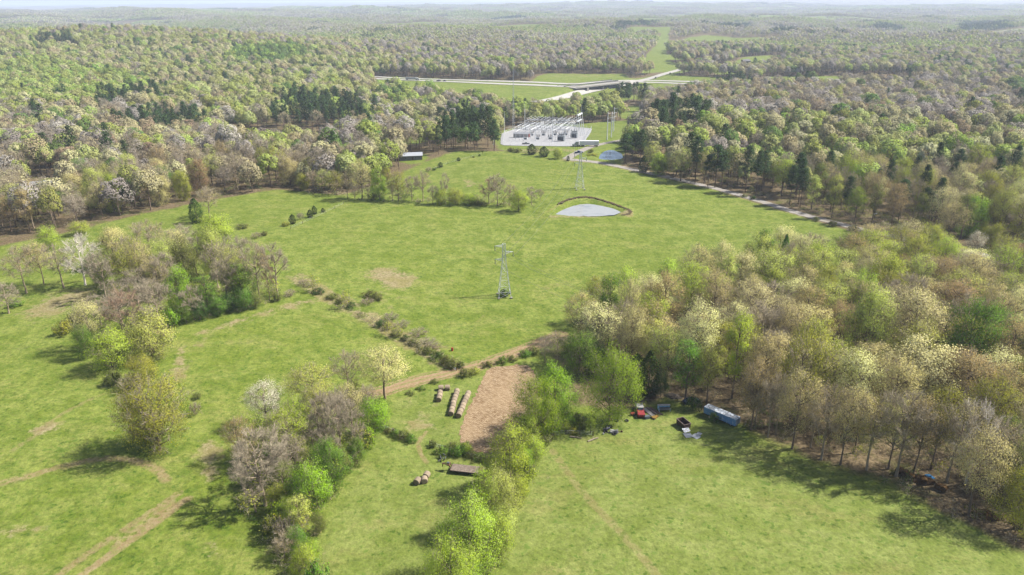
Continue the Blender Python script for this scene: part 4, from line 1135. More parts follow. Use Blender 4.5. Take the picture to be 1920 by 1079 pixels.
RW_POLY = wpoly([(1075, 640), (1140, 598), (1240, 574), (1330, 542), (1450, 507), (1560, 517), (1700, 492), (1740, 500), (1800, 520), (1950, 542), (1985, 700), (1960, 1050), (1800, 978), (1720, 940), (1650, 900), (1560, 880), (1480, 848),
                 (1400, 800), (1330, 760), (1255, 745), (1200, 722), (1110, 700)])
RR_POLY = wpoly([(1225, 326), (1330, 351), (1450, 387), (1560, 422), (1640, 440), (1700, 452), (1760, 450), (1830, 462), (1960, 478), (1975, 400), (1900, 352), (1700, 318), (1500, 300), (1330, 298), (1240, 300)])
LW_POLY = wpoly([(-60, 452), (40, 440), (130, 428), (250, 398), (380, 372), (520, 348), (600, 352), (600, 330), (520, 318), (380, 322), (200, 350), (-60, 380)])
GRAVEL_W = smooth_line(wpoly(GRAVEL), 6)
def plant_woods():
    rr = random.Random(9)
    for q in scatter(RW_POLY, 9.8, 21):
        u = rr.random()
        if u < .06: k, c = 'bare', 'gray'
        elif u < .17: k, c = 'bud', pick(rr, {'tan': 2, 'beige': 3, 'brown': 1, 'olive': 1})
        else:
            k = pick(rr, {'wood': 5, 'lacy': 4, 'oak': 2.2, 'tall': .8})
            c = pick(rr, {'cream': 1.3, 'beige': 2.4, 'tan': 1.5, 'pale': 3.8, 'olive': 3, 'lime': 2, 'brown': .4, 'green': .5})
        H = rr.uniform(15.5, 21)
        plant(q[0], q[1], k, c, H, rr.uniform(5.4, 8.4) if k != 'tall' else 3.6, RWOOD)
    n = 0
    Q = sorted(scatter(RR_POLY, 10.4, 22, avoid=GRAVEL_W), key=lambda q: q[1])
    for q in Q:
        if n >= 100: break
        u = rr.random()
        edge = line_dist(q[None], GRAVEL_W)[0] < 26
        if u < (.24 if edge else .08): k, c, H, r = 'pine', 'pine', rr.uniform(20, 26), rr.uniform(2.8, 3.9)
        elif u < .55 and edge: k, c, H, r = 'tall', pick(rr, {'olive': 2, 'scrub': 1.4, 'pale': 2, 'green': .6}), rr.uniform(17, 24), rr.uniform(3.2, 4.6)
        elif u < .55: k, c, H, r = 'bud', pick(rr, {'tan': 2, 'mauve': 2, 'olive': 1}), rr.uniform(16, 22), rr.uniform(4, 5.6)
        else: k, c, H, r = pick(rr, {'wood': 5, 'lacy': 4, 'oak': 2}), pick(rr, {'cream': 2, 'beige': 2, 'pale': 3.4, 'lime': 2.6, 'olive': 2, 'tan': 1.2, 'bright': .6, 'brown': .5}), rr.uniform(17, 24), rr.uniform(4.8, 7.2)
        plant(q[0], q[1], k, c, H, r, RROAD); n += 1
    n = 0
    for q in sorted(scatter(LW_POLY, 11.0, 23), key=lambda q: q[1]):
        if n >= 88: break
        k = pick(rr, {'bud': 4, 'bare': 3, 'lacy': 3, 'oak': 1.4, 'tall': .7})
        c = 'gray' if k == 'bare' else pick(rr, {'tan': 2, 'mauve': 2, 'beige': 2.4, 'brown': 1, 'lime': 1, 'pale': 1.4, 'olive': 1, 'green': .5})
        plant(q[0], q[1], k, c, rr.uniform(14, 21), rr.uniform(4.4, 7.0) if k != 'tall' else 3.2, LWOOD); n += 1

plant_woods()
# ------------------------------------------------------------------ the woods as a mass: everything past the trees built one by one
def lod_mesh(name, res, leafm, barkm):
    W, tw, lv = res
    parts = [join(W)]; mats = [barkm]; mi = [np.zeros(len(parts[0][1]), np.int32)]
    if lv is not None: parts.append(lv); mats.append(leafm); mi.append(np.full(len(lv[1]), len(mats) - 1, np.int32))
    if tw is not None: parts.append(tw); mats.append(BARK['twig']); mi.append(np.full(len(tw[1]), len(mats) - 1, np.int32))
    v, f = join(parts)
    me = mesh_from(name, v, f)
    for m in mats: me.materials.append(m)
    me.polygons.foreach_set('material_index', np.concatenate(mi))
    if lv is not None: dress(me, lv, len(parts[0][0]), (0, 0, lv[0][:, 2].max() * .45), .55)
    return me

def group_of(name, objs):
    c = bpy.data.collections.new(name)                              # source shapes only; not linked to the scene
    for o in objs: c.objects.link(o)
    return c

def scatter_object(name, P, idx, scl, rot, coll):
    me = bpy.data.meshes.new(name)
    me.vertices.add(len(P)); me.vertices.foreach_set('co', np.asarray(P, np.float32).ravel())
    attr(me, 'shape', idx, 'INT'); attr(me, 'size', scl, 'FLOAT_VECTOR'); attr(me, 'turn', rot, 'FLOAT_VECTOR')
    o = bpy.data.objects.new(name, me); COL.objects.link(o)
    ng = bpy.data.node_groups.new(name, 'GeometryNodeTree')
    ng.interface.new_socket('Geometry', in_out='INPUT', socket_type='NodeSocketGeometry')
    ng.interface.new_socket('Geometry', in_out='OUTPUT', socket_type='NodeSocketGeometry')
    N = ng.nodes; L = ng.links
    gi, go = N.new('NodeGroupInput'), N.new('NodeGroupOutput')
    ip = N.new('GeometryNodeInstanceOnPoints'); ci = N.new('GeometryNodeCollectionInfo')
    ci.inputs['Collection'].default_value = coll; ci.inputs['Separate Children'].default_value = True; ci.inputs['Reset Children'].default_value = True
    ip.inputs['Pick Instance'].default_value = True
    def na(t, n):
        a = N.new('GeometryNodeInputNamedAttribute'); a.data_type = t; a.inputs['Name'].default_value = n
        return a.outputs['Attribute']
    L.new(gi.outputs[0], ip.inputs['Points']); L.new(ci.outputs[0], ip.inputs['Instance'])
    L.new(na('INT', 'shape'), ip.inputs['Instance Index']); L.new(na('FLOAT_VECTOR', 'size'), ip.inputs['Scale'])
    L.new(na('FLOAT_VECTOR', 'turn'), ip.inputs['Rotation']); L.new(ip.outputs[0], go.inputs[0])
    md = o.modifiers.new('scatter', 'NODES'); md.node_group = ng
    o['kind'] = 'stuff'
    return o

COLS = ['bright', 'lime', 'pale', 'cream', 'beige', 'tan', 'olive', 'brown', 'green', 'gray', 'mauve', 'scrub']
LODS, LOD_AT = [], {}
def lod(key, me):
    LOD_AT.setdefault(key, []).append(len(LODS))
    LODS.append(bpy.data.objects.new(f'{len(LODS):03d}_source', me))
def dome(seed, H=18., Rc=6.2, base=.28, lobes=17, n=1800, leaf=.8, twigs=40):
    """Crown of rounded leaf masses over a trunk, for trees seen from afar."""
    rg = np.random.default_rng(seed)
    tp = np.array([[0, 0, 0], [rg.normal(0, .2), rg.normal(0, .2), H * base], [rg.normal(0, .4), rg.normal(0, .4), H * .72]])
    W = [tubes(tp[:-1], tp[1:], [.3, .22], [.22, .08], 5)]
    k = np.arange(lobes) + .5
    ph = np.arccos(1 - 1.55 * k / lobes); th = k * 2.39996 + rg.normal(0, .3, lobes)
    D = np.stack([np.sin(ph) * np.cos(th), np.sin(ph) * np.sin(th), np.cos(ph)], 1)
    zc, ah = H * (base + 1) / 2 - H * .03, H * (1 - base) / 2
    lr = Rc * rg.uniform(.28, .46, lobes)
    C = D * np.stack([Rc - lr * .8, Rc - lr * .8, ah - lr * .7], 1) * rg.uniform(.82, 1.08, (lobes, 1)) + np.array([0, 0, zc])
    i = rg.integers(0, lobes, n)
    d = unit(rg.normal(size=(n, 3)) + D[i] * .8)
    P = C[i] + d * (lr[i] * rg.uniform(.75, 1.08, n))[:, None]
    A = tp[rg.integers(1, 3, lobes)]
    W.append(tubes(A, C, .09, .03, 3))
    tw = tubes(C[i[:twigs]], C[i[:twigs]] + d[:twigs] * lr[i[:twigs], None] * 1.3, .05, .01, 3) if twigs else None
    return W, tw, leaf_quads(P, d, leaf * .9, rg, 3.2, .8)
_res = [dome(301, 18, 6.2, .26), dome(302, 19, 6.4, .32, 14), dome(303, 17, 6.6, .2, 20), dome(304, 20, 5.4, .3, 15)]
_bud = [dome(311, 18, 6.0, .3, 15, 760, .55, 700), dome(312, 19, 5.6, .26, 13, 620, .5, 800)]
for c in COLS:
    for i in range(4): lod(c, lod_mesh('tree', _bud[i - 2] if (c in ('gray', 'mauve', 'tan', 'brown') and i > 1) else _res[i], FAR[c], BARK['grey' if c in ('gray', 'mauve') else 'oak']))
for i in range(2): lod('pine', lod_mesh('pine', pine(321 + i, 20, 3.5, .38, .95, 8, 11), LEAF['pine'], BARK['pine']))

def patch_mesh(seed, size, n, leafsize, table, per):
    """A piece of far woodland: many small separate crowns on a tile."""
    rg = np.random.default_rng(seed); rr = random.Random(seed)
    names = list(table); V, F, MI, off, NN = [], [], [], 0, []
    k = int(math.sqrt(n))
    for i in range(k):
        for j in range(k):
            x = (i + .5 + rg.uniform(-.45, .45)) / k * size - size / 2; y = (j + .5 + rg.uniform(-.45, .45)) / k * size - size / 2
            c = pick(rr, table); H = rg.uniform(11, 18) * (1.1 if c == 'pine' else 1); r = rg.uniform(3.6, 6.4) * (size / k / 9.5) ** .5
            d = unit(rg.normal(size=(per, 3)) + np.array([0, 0, .35])); rad = rg.uniform(.5, 1.0, (per, 1))
            C = np.array([x, y, H * .58]) + d * rad * np.array([r, r, H * .42])
            v, f = leaf_quads(C, d, leafsize, rg, 4.0, .8)
            NN.append(np.repeat(unit(d * np.array([1, 1, .9]) + rg.normal(0, .22, d.shape)), 4, axis=0)); V.append(v); F.append(f + off); off += len(v); MI.append(np.full(len(f), names.index(c), np.int32))
    me = mesh_from('woodland_tile', np.vstack(V), np.vstack(F))
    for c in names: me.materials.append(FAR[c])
    me.polygons.foreach_set('material_index', np.concatenate(MI))
    me.polygons.foreach_set('use_smooth', np.ones(len(me.polygons), bool))
    me.normals_split_custom_set_from_vertices(np.vstack(NN).tolist())
    return me

MIXES = {'mixed': {'beige': 3, 'pale': 3, 'tan': 2, 'mauve': 2, 'olive': 2, 'gray': 2, 'lime': 1.2, 'green': .5}, 'greyish': {'gray': 3, 'mauve': 4, 'tan': 2, 'beige': 2, 'pale': 1, 'green': .4, 'olive': 1}, 'greenish': {'pale': 4, 'lime': 3, 'beige': 2, 'olive': 2, 'bright': 1.2, 'tan': 1, 'green': 1},
         'pines': {'pine': 8, 'green': 1, 'olive': .5}}
for mi_, (k, t) in enumerate(MIXES.items()):
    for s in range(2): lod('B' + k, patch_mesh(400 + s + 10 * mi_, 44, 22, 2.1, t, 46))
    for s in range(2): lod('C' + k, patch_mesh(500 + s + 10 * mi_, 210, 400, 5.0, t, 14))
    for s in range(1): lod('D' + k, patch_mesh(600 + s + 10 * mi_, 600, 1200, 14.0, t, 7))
# (outline in photograph pixels, what grows there); the first outline that holds a tree's foot decides
PINEZ = [[(495, 262), (505, 225), (560, 200), (640, 205), (700, 225), (705, 255), (600, 262)], [(815, 292), (822, 235), (870, 230), (930, 245), (935, 292), (880, 296)], [(1085, 192), (1120, 178), (1210, 186), (1212, 208), (1160, 202)],
         [(1215, 252), (1235, 228), (1300, 232), (1335, 245), (1310, 262), (1240, 272)], [(1338, 168), (1400, 158), (1410, 176), (1345, 182)], [(1790, 60), (1810, 44), (1885, 44), (1905, 58), (1840, 64)], [(1343, 56), (1358, 47), (1408, 48), (1405, 58)],
         [(1600, 58), (1650, 50), (1700, 52), (1690, 60)], [(1435, 66), (1480, 56), (1510, 58), (1490, 66)], [(180, 225), (195, 195), (300, 190), (310, 210)], [(205, 262), (250, 235), (390, 240), (395, 262), (300, 272)], [(1140, 62), (1160, 46), (1230, 46), (1230, 60)], [(60, 92), (90, 78), (140, 80), (130, 96)],
         [(1490, 156), (1540, 148), (1640, 150), (1620, 162)]]
ZONES = [([(420, 128), (440, 100), (560, 96), (580, 122), (500, 134)], {'bright': 3, 'green': 3, 'lime': 2}),
         ([(-300, 215), (-300, 150), (0, 140), (60, 120), (160, 135), (300, 170), (200, 215)], {'lime': 4, 'bright': 2.5, 'pale': 2, 'beige': 1, 'olive': 1}),
         ([(-400, 150), (-400, 90), (60, 75), (400, 80), (760, 118), (640, 220), (460, 235), (250, 220), (0, 215)], {'pale': 4, 'beige': 3, 'lime': 2, 'tan': 1.5, 'olive': 2, 'cream': .4, 'green': .6, 'mauve': 1}),
         ([(-400, 330), (-400, 215), (200, 225), (420, 260), (420, 400), (-400, 480)], {'tan': 3, 'mauve': 2.6, 'beige': 2.4, 'gray': 2, 'pale': 1.2, 'lime': 1.4, 'brown': 1.3, 'olive': 1, 'green': .6}),
         ([(400, 380), (400, 240), (640, 220), (830, 210), (830, 300), (700, 370)], {'tan': 2, 'beige': 2.4, 'gray': 2.2, 'mauve': 1.6, 'pale': 2, 'lime': 2, 'olive': 1.4, 'green': .8}),
         ([(740, 240), (700, 165), (860, 160), (930, 190), (1000, 195), (940, 250), (820, 262)], {'tan': 2, 'mauve': 2, 'lime': 3, 'bright': 1.4, 'beige': 2, 'gray': 2, 'pale': 2, 'green': .8}),
         ([(930, 240), (940, 196), (1090, 192), (1160, 205), (1190, 235), (1000, 240)], {'lime': 3, 'pale': 3, 'olive': 3, 'green': 1, 'beige': 1.4, 'tan': 1}),
         ([(1180, 250), (1150, 190), (1220, 165), (1500, 158), (2400, 150), (2400, 265), (1700, 262), (1500, 248), (1300, 252)], {'mauve': 3.6, 'tan': 3, 'gray': 3, 'brown': 1.6, 'beige': 2, 'olive': 1, 'green': .7, 'pale': .8}),
         ([(1160, 330), (1200, 255), (1320, 245), (1700, 258), (2500, 262), (2500, 520), (1600, 440)], {'pale': 3.6, 'beige': 2.6, 'lime': 2.4, 'cream': 2, 'olive': 2, 'tan': 2, 'mauve': 1, 'bright': .7, 'brown': .6}),
         ([(500, 160), (560, 105), (900, 80), (1220, 75), (1210, 135), (1000, 140), (740, 148)], {'mauve': 3.2, 'gray': 3, 'tan': 2, 'beige': 1.6, 'pale': 1.4, 'green': .6, 'lime': .8, 'olive': .8}),
         ([(1260, 125), (1280, 85), (1700, 75), (2500, 70), (2500, 148), (1400, 150)], {'mauve': 2, 'beige': 2.4, 'pale': 2.4, 'gray': 2, 'tan': 2, 'lime': 1, 'green': .7})]
HIGH_W = smooth_line(wpoly(HIGH_PTS), 8)
ROADS_W = [(HIGH_W, 24), (LOWROAD_W, 20), (GRAVEL_W, 6.5), (smooth_line(wpoly([(600, 290), (660, 272), (740, 254), (810, 241), (870, 230)]), 10), 9), (smooth_line(wpoly([(415, 262), (450, 266), (500, 269), (540, 275), (590, 281)]), 10), 7)]

def in_px(px, py, poly):
    return sdf(np.stack([px, py], 1), np.array(poly, float)) > 0

def mass():
    rg = np.random.default_rng(3); rr = random.Random(3)
    P, I, S, T = [], [], [], []
    def ringpts(d0, d1, gap, amax):
        n = int(2 * d1 * math.sin(amax) / gap)
        xs = (np.arange(n) - n / 2) * gap; ys = np.arange(d0 * math.cos(amax) * .98, d1, gap)
        X, Y = np.meshgrid(xs, ys)
        Q = np.stack([X.ravel(), Y.ravel()], 1) + rg.uniform(-.42, .42, (X.size, 2)) * gap
        d = np.linalg.norm(Q, axis=1); a = np.abs(np.arctan2(Q[:, 0], Q[:, 1]))
        return Q[(d >= d0) & (d < d1) & (a < amax)]
    # single trees
    Q = ringpts(130, 1750, 10.4, R(43))
    Q = Q[open_sdf(Q) < -3]
    for line, w in ROADS_W: Q = Q[line_dist(Q, line) > w]
    for poly in (RW_POLY, ):
        Q = Q[sdf(Q, poly) < 3]
    d_ = np.linalg.norm(Q, axis=1); a_ = np.abs(np.arctan2(Q[:, 0], Q[:, 1]))
    Q = Q[(d_ > 385) | (a_ > R(35.6))]
    E = np.array([(t['x'], t['y']) for t in TREES if t['name'] != 'shrub'])
    ok = np.ones(len(Q), bool)
    for i in range(0, len(Q), 4000):
        d = np.min(np.linalg.norm(Q[i:i + 4000, None] - E[None], axis=2), axis=1); ok[i:i + 4000] = d > 6.2
    Q = Q[ok]
    z = hgt(Q[:, 0], Q[:, 1]); pp = proj(np.column_stack([Q, z]))
    zone = np.full(len(Q), -1); pin = np.zeros(len(Q), bool)
    for k in range(len(ZONES) - 1, -1, -1): zone[in_px(pp[:, 0], pp[:, 1], ZONES[k][0])] = k
    for poly in PINEZ: pin |= in_px(pp[:, 0], pp[:, 1], poly)
    clump = np.sin(Q[:, 0] / 23 + 1) * np.sin(Q[:, 1] / 31 + 2) + .6 * np.sin(Q[:, 0] / 61 - Q[:, 1] / 47)
    base = MIXES['mixed']
    for q, zz, k, pn, cl in zip(Q, z, zone, pin, clump):
        tb = ZONES[k][1] if k >= 0 else base
        c = 'pine' if (pn and rr.random() < .8) or rr.random() < .018 else pick(rr, tb)
        if cl > .95 and c != 'pine' and rr.random() < .5: c = sorted(tb, key=tb.get)[-1]
        if cl < -1.15 and rr.random() < .35: c = 'green' if rr.random() < .6 else 'pine'
        w = rr.uniform(.72, 1.32); h = rr.uniform(.8, 1.2) * (.6 + .4 * w)
        if pn and c == 'pine': h *= 1.05
        P.append((q[0], q[1], zz - .2)); I.append(rr.choice(LOD_AT[c])); S.append((w, w, h)); T.append((0, 0, rr.uniform(0, 6.28)))
    n1 = len(P)
    # pieces of woodland farther and farther off
    for key, d0, d1, gap, clear in (('B', 1740, 4600, 40, 20), ('C', 4550, 10500, 185, 70), ('D', 10300, 29000, 520, 150)):
        Q = ringpts(d0, d1, gap, R(41))
        o = open_sdf(Q)
        Q = Q[(o < -clear * .8)]
        if key != 'D':
            for line, w in ROADS_W[:2]: Q = Q[line_dist(Q, line) > w + clear * .7]
        e = 15.0 if key != 'D' else 60.0
        z = hgt(Q[:, 0], Q[:, 1]); zx = (hgt(Q[:, 0] + e, Q[:, 1]) - z) / e; zy = (hgt(Q[:, 0], Q[:, 1] + e) - z) / e
        pp = proj(np.column_stack([Q, z])); pin = np.zeros(len(Q), bool)
        for poly in PINEZ: pin |= in_px(pp[:, 0], pp[:, 1], poly)
        m = np.sin(Q[:, 0] / 310 + 2) * np.cos(Q[:, 1] / 420) + .7 * np.sin(Q[:, 0] / 140 + Q[:, 1] / 190) + rg.normal(0, .45, len(Q))
        for q, zz, sx, sy, v, pn in zip(Q, z, zx, zy, m, pin):
            k = 'pines' if pn or rr.random() < .03 else ('greyish' if v < -.35 else ('greenish' if v > .55 else 'mixed'))
            P.append((q[0], q[1], zz - .5)); I.append(rr.choice(LOD_AT[key + k])); s = rr.uniform(.9, 1.12); S.append((s, s, rr.uniform(.75, 1.25)))
            T.append((math.atan(sy), -math.atan(sx), 0 if key != 'B' else 0))
    print('woodland points', n1, len(P))
    scatter_object('woodland', P, I, S, T, group_of('woodland shapes', LODS))
    # brush under the trees one can see into
    src = [bpy.data.objects.new(f'{i:03d}_brush', lod_mesh('brush', r, LEAF[c], BARK['twig'])) for i, (r, c) in enumerate([
        (broadleaf(700, 2.6, 1.8, .05, 6, 4, 3, .25, 220, .05, .5, 1, 0, 2), 'beige'), (broadleaf(701, 2.2, 1.7, .05, 6, 5, 8, .3, 60, .05, .5, 1, 0, 2), 'scrub'), (broadleaf(702, 7, 2.3, .15, 8, 6, 7, .34, 300, .06, .5), 'olive'), (broadleaf(703, 1.6, 1.4, .05, 5, 5, 8, .26, 30, .04, .5, 1, 0, 2), 'green')])]
    P, I, S, T = [], [], [], []
    polys = [(RW_POLY, 5.2), (RR_POLY, 5.5), (wpoly([(140, 640), (180, 520), (300, 470), (520, 520), (545, 560), (440, 590), (340, 605), (300, 690), (220, 700)]), 3.6), (wpoly([(540, 1090), (450, 980), (470, 860), (560, 770), (690, 740), (715, 800), (640, 900), (600, 1000), (600, 1090)]), 3.0),
             (wpoly([(560, 362), (640, 352), (830, 372), (1010, 374), (1000, 388), (850, 386), (700, 378)]), 4.0), (wpoly(FENCE1 + [(840, 696), (770, 656), (700, 616), (640, 582), (560, 535)]), 3.3), (LW_POLY, 6), (wpoly([(830, 1120), (900, 960), (960, 860), (1010, 800), (1060, 800), (1000, 880), (960, 960), (930, 1120)]), 3.0)]
    for poly, gap in polys:
        lo, hi = poly.min(0), poly.max(0)
        n = int(np.prod(hi - lo) / gap ** 2)
        Q = rg.uniform(lo, hi, (n, 2)); Q = Q[sdf(Q, poly) > 0]; Q = Q[line_dist(Q, GRAVEL_W) > 5.5]
        for q in Q:
            s = rr.uniform(.45, 1.1)
            P.append((q[0], q[1], gz(q[0], q[1]) - .1)); I.append(rr.choices([0, 1, 2, 3], [5, 2, 1.6, 1.2])[0]); S.append((s, s, s)); T.append((0, 0, rr.uniform(0, 6.28)))
    scatter_object('undergrowth', P, I, S, T, group_of('brush shapes', src))

mass()
# ------------------------------------------------------------------ roads far off, the bridge
def lane_mat():
    m, nt, out = nodes('highway_lanes'); g = G(nt); p = g.pos()
    s = g.math('ABSOLUTE', g.attr('side'))
    n1 = g.noise(p, .12, 4, .6)
    col = g.mix(g.rng(n1, .3, .7), alb(212, 208, 200), alb(232, 228, 220))
    col = g.mix(g.rng(s, .84, .86, 0, 1), col, alb(196, 192, 184))
    col = g.mix(g.math('MULTIPLY', g.rng(s, .775, .785), g.rng(s, .815, .805)), col, alb(240, 240, 235))
    g.pbsdf(out, col, .9, .1)
    return m

def roads():
    lm = lane_mat()
    ln = smooth_line(wpoly(HIGH_PTS), 14)
    T = np.gradient(ln, axis=0); T /= np.linalg.norm(T, axis=1)[:, None]; Nn = np.stack([-T[:, 1], T[:, 0]], 1)
    z0 = lambda x, y: float(hgt0(x, y))
    for o_ in (-11.5, 11.5):
        ribbon('highway_lanes', ln + Nn * o_, 11.5, .45, lm, zf=z0, nacross=13)
    low = smooth_line(wpoly(_low), 14)
    ribbon('underpass_lanes', low, 13, .45, lm, nacross=17)
    # overpass: a deck for each carriageway with parapets, on abutments and a middle pier row
    i = int(np.argmin(np.linalg.norm(ln - CROSS, axis=1)))
    c, t, n = ln[i], T_of(ln, i), None
    n = np.array([-t[1], t[0]])
    conc, dark = plain('bridge_concrete', alb(205, 200, 192), .9, var=.12, scale=.2), plain('bridge_girder', alb(92, 96, 104), .8, var=.15, scale=.3)
    zc = float(hgt0(*c)); rz = math.atan2(t[1], t[0])
    root = empty('overpass_bridge', (c[0], c[1], zc), rz)
    tag(root, 'pale concrete highway overpass with dark girders crossing the lower road', 'bridge')
    for s in (-11.5, 11.5):
        MB().box((0, s, -.35), (112, 12.4, .6)).build('deck', conc, root)
        g_ = MB()
        for q in (-5, -2.5, 0, 2.5, 5): g_.box((0, s + q, -1.55), (108, .5, 1.75))
        g_.build('girder', dark, root)
        for e in (-6.05, 6.05): MB().box((0, s + e, .62), (112, .32, 1.3)).build('parapet', conc if s < 0 else dark, root)
        p = MB(); p.box((0, s, -3.0), (1.4, 12, 1.1))
        for q in (-4.5, 0, 4.5): p.cyl((0, s + q, -9.5), (0, s + q, -3.2), .6, .6, 10)
        p.build('pier', conc, root)
    for s in (-1, 1):
        MB().box((s * 33, 0, -5.0), (3, 38, 8)).build('abutment', conc, root)

def T_of(L, i):
    d = L[min(i + 2, len(L) - 1)] - L[max(i - 2, 0)]
    return d / np.linalg.norm(d)

roads()

# ------------------------------------------------------------------ vehicles
RUB = plain('tyre_rubber', (.022, .022, .024), .85, var=.3, scale=4)
STEEL = plain('galvanised_steel', (.52, .54, .56), .6, .0, .4, .1, 2.0)
GLASS = plain('vehicle_glass', (.03, .04, .05), .12, 0, .6, .1)
CHROME = plain('bare_metal', alb(190, 192, 194), .35, .8, .5, .15)
RUST = (0.16, 0.065, 0.03)

def wheel(x, y, r, w, parent, name='wheel'):
    b = MB().cyl((x, y - w / 2, r), (x, y + w / 2, r), r, r, 14)
    o = b.build(name, RUB, parent)
    MB().cyl((x, y - w / 2 - .01, r), (x, y + w / 2 + .01, r), r * .55, r * .55, 10).build('rim', CHROME, o)

def paint(name, col, rough=.35, dirt=None):
    return plain('paint_' + name, col, rough, 0, .5, .1, 1.2, dirt, .66)

def pickup(loc, rz, col, label, group=None, bed_open=True):
    root = empty('pickup_truck', loc, rz); tag(root, label, 'pickup', group)
    MB().prism([(-2.7, .45), (2.65, .45), (2.75, .7), (2.7, 1.02), (1.25, 1.12), (-2.7, 1.1)], 'y', -.95, .95).build('body', col, root)
    MB().prism([(-.75, 1.1), (1.2, 1.13), (.55, 1.78), (-.6, 1.8)], 'y', -.86, .86).build('cabin', col, root)
    MB().prism([(.75, 1.17), (1.16, 1.17), (.62, 1.70), (.42, 1.70)], 'y', -.9, .9).build('windscreen', GLASS, root)
    MB().box((-1.75, 0, 1.115), (1.7, 1.6, .05)).build('bed', plain('bed_liner', (.02, .02, .02), .9), root)
    for x in (-1.7, 1.75):
        for y in (-.85, .85): wheel(x, y, .38, .26, root)
    return root

def car(loc, rz, col, label, group=None):
    root = empty('car', loc, rz); tag(root, label, 'car', group)
    MB().prism([(-2.2, .35), (2.2, .35), (2.25, .7), (1.2, .9), (-2.2, .95)], 'y', -.88, .88).build('body', col, root)
    MB().prism([(-1.7, .93), (1.0, .9), (.35, 1.42), (-1.2, 1.45)], 'y', -.78, .78).build('cabin', GLASS, root)
    MB().box((-.42, 0, 1.46), (1.5, 1.5, .05)).build('roof', col, root)
    for x in (-1.4, 1.4):
        for y in (-.8, .8): wheel(x, y, .33, .22, root)
    return root

def semi(loc, rz, cabcol, boxcol, label, L=15.5, group=None):
    root = empty('semi_truck', loc, rz); tag(root, label, 'truck', group)
    tr = MB().box((-L / 2 + .5, 0, 2.65), (L, 2.55, 2.85), bev=.06).build('trailer', boxcol, root)
    MB().box((-L / 2 + .5, 0, 1.1), (L - .6, 1.2, .22)).build('chassis', plain('dark_steel', (.04, .04, .045), .7), root)
    cab = MB().prism([(1.1, .7), (5.6, .7), (5.75, 1.2), (5.6, 1.75), (3.9, 1.9), (3.45, 3.0), (2.6, 3.6), (1.1, 3.7)], 'y', -1.15, 1.15).build('cab', cabcol, root)
    MB().prism([(3.52, 2.0), (3.92, 1.97), (3.5, 2.95), (3.25, 2.95)], 'y', -1.0, 1.0).build('windscreen', GLASS, cab)
    for x in (-L + 1.8, -L + 3.1, .6, 1.9, 4.7):
        for y in (-1.05, 1.05): wheel(x, y, .5, .45, root)
    return root

def head(p, q):
    """Heading from ground pixel p to ground pixel q."""
    a, b = at2(*p), at2(*q)
    return math.atan2(b[1] - a[1], b[0] - a[0])

def traffic():
    ln = smooth_line(wpoly(HIGH_PTS), 14); low = smooth_line(wpoly(_low), 14)
    def on(line, px, py, off, z0=True):
        q = at2(px, py); i = int(np.argmin(np.linalg.norm(line - q, axis=1))); t = T_of(line, i)
        n = np.array([-t[1], t[0]]); c = line[i] + n * off
        return (c[0], c[1], (float(hgt0(*c)) if z0 else gz(*c)) + .5), math.atan2(t[1], t[0])
    W, Dk, Bl = paint('white', alb(238, 240, 242)), paint('black', (.015, .016, .02)), paint('blue', alb(40, 70, 130))
    loc, rz = on(ln, 781, 151, -11); semi(loc, rz, W, W, 'long white semi truck on the highway nearest the trees', 16)
    for px, off, c, k, l in [(823, -9, Dk, 0, 'dark lead pickup of three dark vehicles on the highway'), (829, -13, Dk, 1, 'dark car close behind the lead vehicle on the highway'), (841, -10, Dk, 1, 'dark car trailing the two others on the highway')]:
        loc, rz = on(ln, px, 151.5, off); (car if k else pickup)(loc, rz, c, l)
    for px, py, off, c, k, l in [(1257, 139, -8, Dk, 1, 'dark car on the lower road right of the overpass'), (1222, 147, -8, Dk, 1, 'dark car on the lower road nearest the overpass'), (1287, 128, 8, Dk, 0, 'dark pickup climbing the lower road beside the trees'), (1341, 113, 8, Dk, 1, 'dark car just behind the white truck at the road crest')]:
        loc, rz = on(low, px, py, off, False); (car if k else pickup)(loc, rz, c, l)
    loc, rz = on(low, 1333, 115, 8, False); semi(loc, rz + PI, W, W, 'white semi truck far up the lower road at the crest', 14)
traffic()

# ------------------------------------------------------------------ substation
def lattice(mb, base, top, h, z0=0.0, panels=6, r=.07, br=.04, curve=1.0):
    """Four-legged tapering lattice shaft."""
    lv = np.linspace(0, 1, panels + 1)
    pts = []
    for t in lv:
        w = (base + (top - base) * t ** curve) / 2
        pts.append([Vector((sx * w, sy * w, z0 + h * t)) for sx, sy in ((-1, -1), (1, -1), (1, 1), (-1, 1))])
    for a, b in zip(pts[:-1], pts[1:]):
        for k in range(4):
            mb.cyl(a[k], b[k], r, r, 4, False)
            k2 = (k + 1) % 4
            mb.cyl(a[k], b[k2], br, br, 3, False); mb.cyl(a[k2], b[k], br, br, 3, False); mb.cyl(b[k], b[k2], br, br, 3, False)
    return mb

